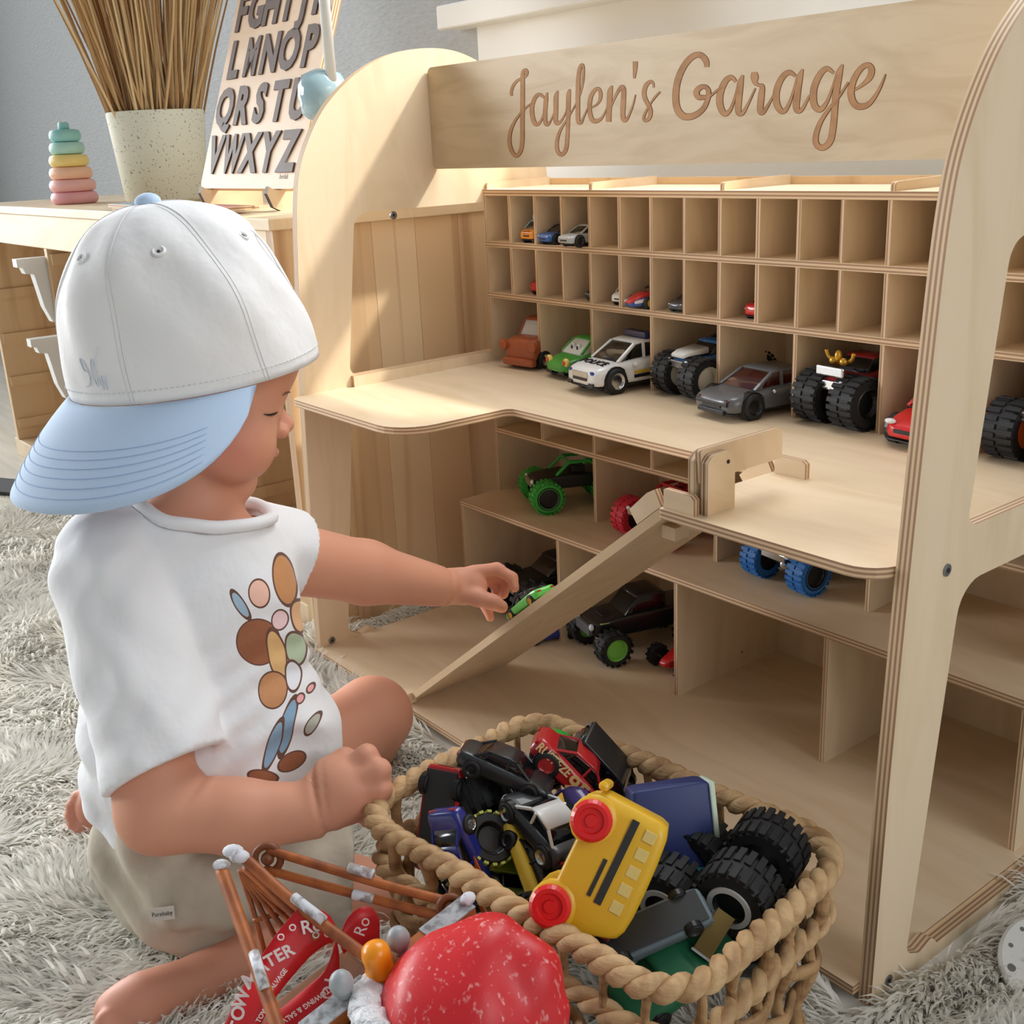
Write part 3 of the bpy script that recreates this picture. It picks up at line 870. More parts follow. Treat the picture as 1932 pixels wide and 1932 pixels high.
# head
hc = C(395, 645, 106)
body.ell(hc, (8.6, 7.8, 8.5), HF, 1)
body.ell(C(428, 788, 106.6), (4.8, 5.9, 6.2), HF, 1.4)
body.ell(C(440, 836, 103.2), (3.9, 3.3, 3.7), HF, 1.2)    # near cheek
body.ell(C(446, 838, 110.2), (3.0, 2.9, 3.3), HF, 1.2)
body.cap(C(444, 898, 107.4), C(452, 908, 107.4), 1.6, 1.55, 1.2)   # chin
body.cap(C(390, 890, 105), C(438, 906, 107), 2.2, 1.5, 1.2)       # jaw
body.cap(C(517, 770, 109.0), C(539, 800, 109.6), 0.6, 0.85, 0.5) # nose bridge and tip
body.ell(C(529, 814, 108.8), (0.8, 1.35, 0.7), HF, 0.4)
body.cap(C(505, 852, 107.8), C(517, 853, 109.2), 0.55, 0.52, 0.35)    # upper lip
body.cap(C(488, 877, 107.6), C(498, 876, 108.6), 0.6, 0.55, 0.3)  # lower lip
body.cap(C(502, 865, 106.6), C(512, 866, 109.4), 0.18, 0.18, 0.3, 'sub')
body.ell(C(508, 780, 105.9), (1.05, 1.2, 0.75), HF, 0.4)         # closed lid
body.ell(C(372, 800, 101.2), (1.1, 0.6, 1.7), HF, 0.6)            # ear
# near arm and fist
sN, eN, mN, wN = C(225, 1105, 100), C(302, 1528, 96), C(450, 1540, 96.5), C(592, 1530, 97)
body.cap(sN, eN, 4.0, 3.5, 1.5).cap(eN, mN, 3.5, 3.05, 1.2).cap(mN, wN, 3.05, 2.35, 1.0)
body.ell(C(644, 1492, 97.2), (3.3, 3.0, 2.4), VF, 1.2)
for (a, b_, c_, r_) in (((655, 1455, 97.2), (692, 1425, 97.0), (708, 1446, 98.6), 1.02), ((665, 1470, 96.6), (716, 1453, 96.4), (720, 1482, 98.0), 1.05),
                        ((665, 1495, 96.4), (719, 1489, 96.3), (714, 1518, 97.6), 1.0), ((660, 1520, 96.6), (704, 1522, 96.6), (694, 1545, 97.6), 0.92)):
    body.cap(C(*a), C(*b_), r_ * 1.0, r_ * .98, 0.28).cap(C(*b_), C(*c_), r_ * .98, r_ * 0.85, 0.15)
body.cap(C(612, 1458, 98.6), C(650, 1432, 99.2), 1.25, 1.0, 0.6).cap(C(650, 1432, 99.2), C(682, 1440, 99.4), 1.0, 0.85, 0.3)
# far arm reaching to the ramp
sF, eF, wF = C(500, 1045, 113), C(690, 1080, 121), C(832, 1107, 126)
body.cap(sF, eF, 3.8, 3.3, 1.5).cap(eF, wF, 3.3, 2.25, 1.2)
D = 127.5
body.ell(C(872, 1106, D), (2.9, 2.15, 1.5), VF, 1.0)
def finger(ch, r0, r1, k=0.35):
    for i in range(len(ch) - 1):
        t0 = i / (len(ch) - 1); t1 = (i + 1) / (len(ch) - 1)
        body.cap(C(*ch[i]), C(*ch[i + 1]), r0 + (r1 - r0) * t0, r0 + (r1 - r0) * t1, k)
finger([(892, 1080, D + .2), (938, 1074, D + .4), (966, 1090, D + .2), (971, 1109, D - .2)], 0.85, 0.55)
finger([(896, 1086, D + 1.3), (936, 1080, D + 1.6), (956, 1098, D + 1.8), (950, 1122, D + 1.2)], 0.82, 0.55)
finger([(894, 1096, D + 2.2), (928, 1094, D + 2.6), (940, 1114, D + 2.6), (930, 1136, D + 2)], 0.8, 0.52)
finger([(886, 1112, D + 2.6), (908, 1132, D + 3.2), (920, 1150, D + 3.0), (925, 1166, D + 2.6)], 0.75, 0.48)
finger([(872, 1120, D - .8), (902, 1128, D - 1.1), (930, 1136, D - 1.0), (947, 1145, D - .8)], 1.05, 0.72, 0.5)
# legs: both folded back, knees apart
body.cap(C(455, 1520, 117), C(702, 1352, 128.5), 5.6, 4.4, 2).cap(C(702, 1352, 128.5), C(690, 1400, 130), 4.4, 3.6, 1)
body.cap(C(690, 1395, 130), C(330, 1520, 123.5), 3.4, 2.7, 1.2).cap(C(330, 1520, 123.5), C(190, 1520, 120.5), 2.3, 2.2, 1)
body.ell(C(178, 1520, 119.8), (1.9, 2.6, 2.2), VF, 0.8)
for (u, v, r_) in ((146, 1504, .72), (137, 1520, .74), (135, 1537, .76), (141, 1552, .82), (158, 1560, 1.05)):
    body.cap(C(u + 26, v - 6, 119.6), C(u, v, 119.2), r_, r_, 0.22)
kN = C(690, 1705, 107)
body.cap(C(360, 1640, 104), kN, 5.2, 4.1, 2).cap(C(685, 1725, 106), C(520, 1800, 101.5), 3.7, 3.5, 1.2).cap(C(520, 1800, 101.5), C(395, 1850, 97.6), 3.5, 2.4, 1.2)
body.cap(C(395, 1850, 97.6), C(275, 1895, 94.5), 2.4, 2.7, 1).ell(C(245, 1905, 93.6), (2.9, 2.1, 2.0), VF, 1)
for k_, (u, v) in enumerate(((196, 1925), (206, 1938), (218, 1948), (232, 1956), (250, 1960))):
    body.cap(C(u + 30, v - 14, 92.6), C(u, v, 91.6), 0.85, 0.75, 0.25)
def crease(vol, p, axis, depth, width, rad):
    axis = np.array(axis, float); axis /= np.linalg.norm(axis); s_ = vol.sl(np.array(p) - rad, np.array(p) + rad); X, Y, Z = vol.grid(s_)
    d = (X - p[0]) * axis[0] + (Y - p[1]) * axis[1] + (Z - p[2]) * axis[2]; q2 = (X - p[0]) ** 2 + (Y - p[1]) ** 2 + (Z - p[2]) ** 2
    vol.F[s_] += (depth * np.exp(-(d / width) ** 2) * np.clip(1.4 - q2 / rad ** 2, 0, 1)).astype(np.float32)
crease(body, C(606, 1522, 97), wN - mN + AX_U * 1.2, 0.32, 0.22, 4.2); crease(body, C(622, 1530, 97), wN - mN + AX_U * 0.6, 0.18, 0.2, 4.0)
crease(body, C(380, 1478, 96), AX_R * .8 - AX_U * .5, 0.22, 0.35, 3.2)
crease(body, C(838, 1108, 126), wF - eF, 0.16, 0.3, 3.6)
V, Fc = body.mesh()
cl = np.tile(np.array(lin((214, 153, 125))), (len(V), 1))
def blush(p, r, c, amt):
    d = np.linalg.norm(V - np.array(p), axis=1); w_ = (np.clip(1 - d / r, 0, 1) ** 0.8 * amt)[:, None]
    cl[:] = cl * (1 - w_) + np.array(lin(c)) * w_
blush(C(430, 850, 100), 4.2, (206, 118, 98), 0.6)
blush(C(499, 872, 107.5), 1.3, (196, 104, 98), 0.9); blush(C(510, 853, 108), 1.0, (206, 122, 112), 0.7)
blush(C(536, 806, 109), 1.8, (224, 160, 140), 0.5)
blush(C(930, 1110, D), 5.0, (222, 148, 128), 0.5); blush(C(160, 1535, 119), 4.0, (220, 140, 120), 0.6); blush(C(245, 1905, 93.6), 5.0, (222, 148, 130), 0.5)
blush(C(700, 1470, 97), 4.0, (216, 150, 126), 0.45)
skin_m = attr_mat('child_skin', 0.5, sss=0.12, spec=0.3)
person_body = skin_obj('body', V, Fc, skin_m, kid, KB, cl, 1)
# lash line and brow
dark = mat('lash_hair', (46, 32, 26), 0.8)
lash = [body.hit(u, v, 98, 112) + AX_F * 0.0 for u, v in ((498, 781), (504, 782.5), (510, 782.5), (516, 781.5), (521, 779.5), (524, 777))]
b = MB(); b.tube(lash, [0.03, 0.07, 0.1, 0.11, 0.09, 0.03], 6); b.build('eyelashes', dark, kid, loc=tuple(-np.array(KB)), smooth=True)
brow = [body.hit(u, v, 98, 114) - AX_F * 0.02 for u, v in ((534, 746), (538, 743), (542, 741), (545, 740), (548, 740))]
b = MB(); b.tube(brow, [0.03, 0.07, 0.09, 0.08, 0.04], 6, flat=1.0); b.build('eyebrow', mat('brow_hair', (120, 84, 66), 0.9), kid, loc=tuple(-np.array(KB)), smooth=True)

# ---- t-shirt
sh = Vol((14, -90, ZF), (62, -36, 6), 0.3)
sh.ell(C(398, 1410, 108), (12.2, 12.6, 9.6), VF, 2).ell(C(345, 1150, 107), (10.9, 10.6, 8.4), VF, 4)
sh.cap(C(205, 1050, 101.5), C(500, 1035, 113.5), 4.6, 4.4, 3).ell(C(345, 1015, 106.8), (8.4, 4.0, 6.6), VF, 2)
sh.ell(C(352, 1590, 107), (6.6, 5.2, 7.6), VF, 2)
cN = C(316, 1452, 96.6); cF = C(556, 1052, 115.6)
# cloth folds
X, Y, Z = np.meshgrid(*sh.ax, indexing='ij', sparse=True)
rr_ = (X * AX_R[0] + Y * AX_R[1]); uu_ = Z + 0.0 * rr_; dd_ = (X * AX_F[0] + Y * AX_F[1])
w1 = uu_ * 0.9 + rr_ * 0.55 + 1.6 * np.sin(rr_ * 0.33 + dd_ * 0.2)
w2 = uu_ * 0.5 - rr_ * 0.95 + 1.3 * np.sin(uu_ * 0.42)
low = np.clip((-uu_ - 4) / 14, 0.25, 1.0)
sh.F += (low * (0.38 * np.sin(w1) * (0.5 + 0.5 * np.sin(w2 * 0.31)) + 0.30 * np.sin(w2 * 1.2 + 1.0) * (0.5 + 0.5 * np.sin(w1 * 0.37 + 1.0)) + 0.14 * np.sin(w1 * 1.9 + w2))).astype(np.float32)
# sleeves with open cuffs
fold = (0.15 * np.sin(w1 * 1.1 + 0.6) + 0.10 * np.sin(w2 * 1.5)).astype(np.float32)
for (a0, c0, ra, rb, tw, inn, rin) in ((C(212, 1100, 100.2), cN, 5.1, 5.4, 0.12, 0.35, 4.5), (C(490, 1035, 113.2), cF, 4.5, 4.9, 0.0, 0.1, 4.2)):
    sl = Vol((14, -90, ZF), (62, -36, 6), 0.3)
    ax_ = c0 - a0
    sl.cap(a0, c0 + ax_ * 0.2, ra, rb, 0.5); sl.F += fold
    sl.cut(c0, ax_ / np.linalg.norm(ax_) + tw * AX_R, 0.2, c0 - 12, c0 + 12)
    sl.cap(c0 - ax_ * inn, c0 + ax_ * 0.5, rin * 0.9, rin, 0.2, 'sub')
    hh_ = np.clip(0.5 + 0.5 * (sh.F - sl.F) / 0.7, 0, 1); sh.F = sh.F * (1 - hh_) + sl.F * hh_ - 0.7 * hh_ * (1 - hh_)
F_pre = sh.F.copy()
sh.ell(C(362, 978, 106.6), (7.2, 3.6, 6.6), VF, 0.5, 'sub')
sh.cap(C(385, 860, 107), C(354, 1000, 106.5), 5.4, 5.6, 0.5, 'sub')
V, Fc = sh.mesh()
cl = np.tile(np.array(lin((232, 232, 234))), (len(V), 1))
shirt_m = attr_mat('white_cotton', 0.85, sheen=0.15, bump=((15, 15, 15), 0.4, 0.016))
shirt_o = skin_obj('t_shirt', V, Fc, shirt_m, kid, KB, cl, 1); shirt_o['label'] = 'white cotton t-shirt with a coloured print'
# plain printed colour shapes down the front (flat ink in the cloth)
nt = shirt_m.node_tree; bs = nt.nodes['Principled BSDF']
tco = nt.nodes.new('ShaderNodeTexCoord'); prev = next(l.from_socket for l in nt.links if l.to_socket == bs.inputs['Base Color'])
for (u, v, ru, rv, c_, tl) in ((487, 1212, 36, 44, (150, 92, 62), -0.3), (522, 1235, 14, 52, (222, 178, 120), -0.2), (514, 1302, 24, 34, (196, 140, 96), -0.2), (540, 1372, 12, 60, (132, 164, 190), 0.2),
          (516, 1405, 11, 52, (140, 170, 196), 0.3), (494, 1468, 28, 13, (150, 92, 62), 0.3), (550, 1438, 24, 17, (150, 92, 62), -0.4), (488, 1120, 17, 28, (238, 190, 170), -0.2),
          (452, 1142, 9, 34, (160, 186, 206), -0.5), (534, 1092, 17, 56, (196, 138, 88), -0.2), (556, 1225, 15, 34, (176, 190, 160), -0.2), (566, 1165, 12, 36, (226, 176, 128), -0.2),
          (588, 1368, 10, 24, (176, 176, 164), 0.5), (566, 1318, 7, 10, (238, 170, 170), 0), (584, 1300, 6, 9, (238, 170, 170), 0), (527, 1170, 13, 20, (236, 200, 204), 0), (552, 1275, 12, 30, (226, 226, 232), -.2)):
    p = sh.hit(u, v, 90, 122); k_ = np.linalg.norm(p - CAM) / FPX
    ex = math.cos(tl) * AX_R - math.sin(tl) * AX_U; ey = math.sin(tl) * AX_R + math.cos(tl) * AX_U; ez = np.cross(ex, ey)
    mp = nt.nodes.new('ShaderNodeMapping'); mp.vector_type = 'TEXTURE'
    mp.inputs['Location'].default_value = Vector((p - np.array(KB)).tolist()) * S
    mp.inputs['Rotation'].default_value = Matrix(np.stack([ex, ey, ez], 1).tolist()).to_euler()
    mp.inputs['Scale'].default_value = (ru * k_ * S, rv * k_ * S, 5 * S)
    nt.links.new(tco.outputs['Object'], mp.inputs['Vector'])
    ln = nt.nodes.new('ShaderNodeVectorMath'); ln.operation = 'LENGTH'; nt.links.new(mp.outputs[0], ln.inputs[0])
    for lim, colr in ((1.0, (104, 70, 56)), (1.0 - 2.2 / min(ru, rv), c_)):
        lt = nt.nodes.new('ShaderNodeMath'); lt.operation = 'LESS_THAN'; lt.inputs[1].default_value = lim; nt.links.new(ln.outputs['Value'], lt.inputs[0])
        mxr = nt.nodes.new('ShaderNodeMix'); mxr.data_type = 'RGBA'; nt.links.new(lt.outputs[0], mxr.inputs['Factor'])
        nt.links.new(prev, mxr.inputs[6]); mxr.inputs[7].default_value = lin(colr); prev = mxr.outputs[2]
nt.links.new(prev, bs.inputs['Base Color'])
# collar ribbing: a band along the neckline, where the neck opening meets the outside of the cloth
EC = C(362, 978, 106.6); neck = []
for a in np.linspace(0, 2 * math.pi, 80, endpoint=False):
    pv = None
    for ph_ in np.linspace(-1.5, 1.5, 120):
        q = EC + math.cos(ph_) * (7.2 * math.cos(a) * AX_R + 6.6 * math.sin(a) * AX_F) + 3.6 * math.sin(ph_) * AX_U
        i_ = np.clip(((q - sh.lo) / sh.h).astype(int), 0, sh.n - 1)
        if F_pre[tuple(i_)] > 0: pv = q; break
    if pv is not None: neck.append(pv)
nk = np.array(neck)
for _ in range(6): nk = (np.roll(nk, 1, 0) + 2 * nk + np.roll(nk, -1, 0)) / 4
ctr = nk.mean(0); out_d = nk - ctr; out_d /= np.linalg.norm(out_d, axis=1)[:, None]
b = MB(); b.tube(list(nk + out_d * .35 - AX_U * .25), 0.62, 10, closed=True, flat=1.0); b.build('collar', mat('collar_rib', (236, 236, 238), .9, bump=((900, 900, 900), .3, .001)), shirt_o, loc=tuple(-np.array(KB)), smooth=True)

# ---- shorts
so = Vol((16, -90, ZF), (64, -40, -18), 0.32)
so.ell(C(400, 1590, 109), (11.3, 7.2, 10.4), VF, 2)
so.cap(C(380, 1662, 104.3), C(668, 1672, 107.6), 6.7, 6.0, 2).cap(C(440, 1560, 116.5), C(600, 1440, 123.5), 6.4, 6.0, 2)
so.cap(C(330, 1700, 104.2), C(372, 1735, 101.6), 3.2, 2.6, 2)
X, Y, Z = np.meshgrid(*so.ax, indexing='ij', sparse=True)
so.F += (0.34 * np.sin(X * 0.9 + Z * 1.3 + .8 * np.sin(Y * .4)) + 0.24 * np.sin(Y * 1.2 - Z * 0.8)).astype(np.float32)
hemN = C(655, 1668, 107.4); so.cut(hemN, hemN - C(390, 1665, 104.5), 0.3, hemN - 9, hemN + 9)
so.cap(C(600, 1672, 106.8), C(720, 1690, 108), 4.9, 5.0, 0.3, 'sub')
hemF = C(604, 1438, 123.7); so.cut(hemF, hemF - C(440, 1560, 116.5), 0.3, hemF - 8, hemF + 8)
V, Fc = so.mesh()
khaki = mat('khaki_cotton', (196, 186, 168), 0.85, noise=((182, 171, 152), (30, 30, 30), 4.0, 0.4, 0.7), bump=((13, 13, 13), 0.4, 0.02))
shorts = skin_obj('shorts', V, Fc, khaki, kid, KB, None, 1)
pl = so.hit(308, 1722, 90, 112) - AX_F * 0.25
lab = MB(); Rl = np.stack([view(0.98, 0.16, -0.1), view(-0.16, 0.98, -0.1), view(0.1, 0.1, -0.98)], 1)
lab.box((-1.1, -0.55, -0.03), (1.1, 0.55, 0.05)); lo_ = lab.build('label_patch', mat('woven_label', (214, 208, 196), 0.8), shorts, loc=tuple(pl - np.array(KB)), R=Rl)
text_mesh('label_text', 'Purebaby', 0.5, mat('label_ink', (50, 46, 44)), shorts, tuple(pl - np.array(KB) + Rl[:, 2] * 0.08), Rl, extrude=0.005)

# ---- cap worn backwards
cc = C(373, 704, 105.5)
e1 = view(0.94, 0.24, 0.34); CF = frame(e1, view(-0.25, 0.90, -0.40)); e1, e2, e3 = CF[:, 0], -CF[:, 1], CF[:, 2]   # e2 towards the camera
RA, RB, HC = 11.4, 9.9, 15.6
cap_t = MATS.get('x') or mat('white_twill', (232, 231, 231), 0.85, sheen=0.15, bump=((14, 14, 14), 0.38, 0.014))
blue_t = mat('pale_blue_twill', (184, 206, 232), 0.85, sheen=0.15, bump=((1100, 500, 1100), 0.2, 0.0006))
SEAM0 = math.radians(64)


def crown(th, t, grow=0.0):
    """t = 0 rim ... 1 button"""
    ph_ = t * math.pi / 2
    rad_ = math.cos(ph_) ** (0.83 - 0.16 * math.cos(th)); z_ = HC * math.sin(ph_) ** 1.0
    s6 = abs(math.sin(3 * (th - SEAM0)))
    puff = 1 + 0.022 * math.sin(ph_ * 2) * (s6 ** 0.5 - 0.6)
    wr = 0.34 * math.sin(5 * th + 6 * t) * math.sin(math.pi * t) + 0.22 * math.sin(9 * th - 9 * t) * math.sin(math.pi * t) + 0.2 * math.sin(3 * th + 14 * t) * math.sin(math.pi * t)
    dent = -0.9 * math.exp(-((th - 0.25) / 0.28) ** 2 - ((t - 0.5) / 0.12) ** 2) + 0.9 * math.exp(-((th - 0.1) / 0.5) ** 2 - ((t - 0.66) / 0.14) ** 2)
    k_ = rad_ * puff
    return cc + e1 * ((RA + wr + grow + dent) * k_ * math.cos(th) - 0.10 * z_) + e2 * ((RB + wr + grow + dent) * k_ * math.sin(th)) + e3 * (z_ + 0.35 * dent * math.sin(ph_))


NT, NP = 144, 44
rings = [[crown(2 * math.pi * k / NT, (i / (NP - 1)) * 0.995) for k in range(NT)] for i in range(NP)]
b = MB(); b.loft(rings, caps=False)
inner = [[crown(2 * math.pi * k / NT, (i / 9) * 0.95, -0.35) for k in range(NT)] for i in range(10)]
b.loft(inner, caps=False)
for k in range(NT): b.f.append((k, (k + 1) % NT, NP * NT + (k + 1) % NT, NP * NT + k)); b.mi.append(0)
b.f.append(tuple((NP - 1) * NT + k for k in range(NT))); b.mi.append(0)
KL = tuple(-np.array(KB))
cap_o = b.build('cap', cap_t, kid, loc=KL, smooth=True); cap_o['label'] = 'white baseball cap with pale blue brim worn backwards'
top = crown(0, 0.995)
b = MB(); b.ellipsoid(top + e3 * 0.1, (1.15, 1.15, 0.75), 20, 10, R=CF); b.build('cap_button', blue_t, cap_o, smooth=True)
# brim
BC, BS = math.radians(145), math.radians(74)
rows = []; NBm = 49; ND = 14
for j in range(ND):
    f_ = j / (ND - 1); row = []
    for i in range(NBm):
        s_ = -1 + 2 * i / (NBm - 1); th = BC + s_ * BS
        rim = cc + e1 * (RA + 0.05) * math.cos(th) + e2 * (RB + 0.05) * math.sin(th) - e3 * 0.05
        ln = 8.5 * (1 - abs(s_) ** 2.4) ** 0.6
        mid = e1 * math.cos(BC) + e2 * math.sin(BC); rad_d = e1 * math.cos(th) + e2 * math.sin(th)
        out_ = 0.62 * mid + 0.38 * rad_d; out_ = out_ / np.linalg.norm(out_)
        drop = -(0.50 + 0.22 * abs(s_) ** 2) * ln * f_ - 0.30 * ln * f_ * f_
        row.append(rim + out_ * ln * f_ * 0.93 + e3 * drop)
    rows.append(row)
b = MB(); b.loft(rows, caps=False, closed_ring=False)
brim = b.build('cap_brim', blue_t, cap_o, smooth=True)
md = brim.modifiers.new('thick', 'SOLIDIFY'); md.thickness = 0.28 * S; md.offset = -1
# stitching rows on the brim, seams, rim stitches and eyelets
st_m = mat('blue_stitch', (156, 182, 216), 0.9); gs = mat('grey_stitch', (216, 215, 216), 0.9)
for f_ in (0.5, 0.58, 0.66, 0.74, 0.82, 0.9):
    b = MB(); j = f_ * (ND - 1); j0 = int(j); fr = j - j0
    pts = [np.array(rows[j0][i]) * (1 - fr) + np.array(rows[min(j0 + 1, ND - 1)][i]) * fr for i in range(6, NBm - 6)]
    b.tube([p + e3 * 0.03 for p in pts], 0.035, 5); b.build('brim_stitch', st_m, cap_o, smooth=True)
for k in range(6):
    th = SEAM0 + k * math.pi / 3
    b = MB(); b.tube([crown(th, t, 0.0) for t in np.linspace(0, 0.98, 40)], 0.075, 6); b.build('seam', gs, cap_o, smooth=True)
    b = MB(); b.tube([crown(th + 0.035 / max(0.25, math.cos(t * 1.5)), t, 0.02) for t in np.linspace(0, 0.9, 40)], 0.03, 5); b.build('seam', gs, cap_o, smooth=True)
    q = crown(th + math.pi / 6, 0.56, 0.05); nrm = q - (cc + e3 * 4); nrm /= np.linalg.norm(nrm)
    Re = frame(np.cross(nrm, e1 + e2 * .3), nrm)
    b = MB(); rg_ = [q + Re @ np.array((0.48 * math.cos(a), 0.48 * math.sin(a), 0.02)) for a in np.linspace(0, 6.283, 18, endpoint=False)]
    b.tube(rg_, 0.15, 6, closed=True); ey = b.build('eyelet', cap_t, cap_o, smooth=True)
    b = MB(); b.ellipsoid(q, (0.16, 0.16, 0.12), 8, 5, R=Re); b.build('hole', mat('eyelet_dark', (70, 68, 68)), ey)
b = MB()
for k in range(150):
    th = 2 * math.pi * k / 150; a = crown(th, 0.045, 0.06); c_ = crown(th + 0.022, 0.045, 0.06); b.tube([a, c_], 0.05, 4)
b.build('rim_stitch', gs, cap_o)
# embroidered flourish in pale thread
b = MB()
for pts in ([(2.50, .10), (2.53, .16), (2.57, .17), (2.55, .13), (2.50, .12), (2.53, .08), (2.58, .07)], [(2.45, .07), (2.47, .12), (2.44, .17), (2.42, .12), (2.45, .07)], [(2.41, .08), (2.42, .13), (2.39, .18), (2.35, .21)], [(2.40, .06), (2.38, .11), (2.36, .06), (2.34, .11)]):
    b.tube([crown(p[0], p[1], 0.04) for p in catmull(pts, 5)], 0.05, 5)
b.build('embroidery', mat('pale_thread', (208, 216, 226), 0.9), cap_o, smooth=True)
# ------------------------------------------------------------------ toy vehicles
def rring(x, zb, zt, hw, r=0.35, n=4):
    """rounded-rectangle cross section in the y-z plane at station x"""
    pts = round_poly([(-hw, zb, r * 0.6), (hw, zb, r * 0.6), (hw, zt, r), (-hw, zt, r)], n)
    return [(x, p[0], p[1]) for p in pts]


def wheel(parent, x, y, r, w, tyre_m, hub_m, side, lugs=0, spokes=0, hub_r=0.6, lug_m=None):
    """axis along y; side = +1 when the outer face looks to +y"""
    b = MB()
    p = [(r * 0.62, -w / 2), (r * 0.9, -w / 2), (r, -w * 0.34), (r, w * 0.34), (r * 0.9, w / 2), (r * 0.62, w / 2)]
    b.lathe(p, 24 if lugs else 18, 1, caps=False)
    if lugs:
        for k in range(lugs):
            for s_ in (-1, 1):
                a = 2 * math.pi * (k + 0.25 * s_) / lugs
                Rk = np.array([[math.cos(a), 0, math.sin(a)], [0, 1, 0], [-math.sin(a), 0, math.cos(a)]])
                b.box((-r * 0.09, min(0.06 * w * s_, s_ * w * 0.52), r * 0.95), (r * 0.09, max(0.06 * w * s_, s_ * w * 0.52), r * 1.05), 1 if lug_m else 0, R=Rk)
    t = b.build('wheel', [tyre_m, lug_m] if lug_m else tyre_m, parent, loc=(x, y, r * (1.05 if lugs else 1.0)), smooth=not lugs)
    h = MB(); s_ = side
    h.lathe([(r * 0.12, s_ * w * 0.36), (r * hub_r * 0.8, s_ * w * 0.34), (r * hub_r, s_ * w * 0.5), (r * hub_r * 1.06, s_ * w * 0.52), (r * 0.63, s_ * w * 0.49), (r * 0.63, -s_ * w * 0.4), (r * 0.1, -s_ * w * 0.4)], 18, 1)
    hb = h.build('hub', hub_m, t, smooth=False)
    if spokes:
        q = MB()
        for k in range(spokes):
            a = 2 * math.pi * k / spokes
            Rk = np.array([[math.cos(a), 0, math.sin(a)], [0, 1, 0], [-math.sin(a), 0, math.cos(a)]])
            q.box((-r * 0.05, min(s_ * w * .3, s_ * w * .48), r * .1), (r * 0.05, max(s_ * w * .3, s_ * w * .48), r * hub_r), R=Rk)
        q.build('spokes', chrome, t)
    return t


def place(name, label, cat, loc, R, group=None):
    return thing(name, label, cat, loc, R, group)


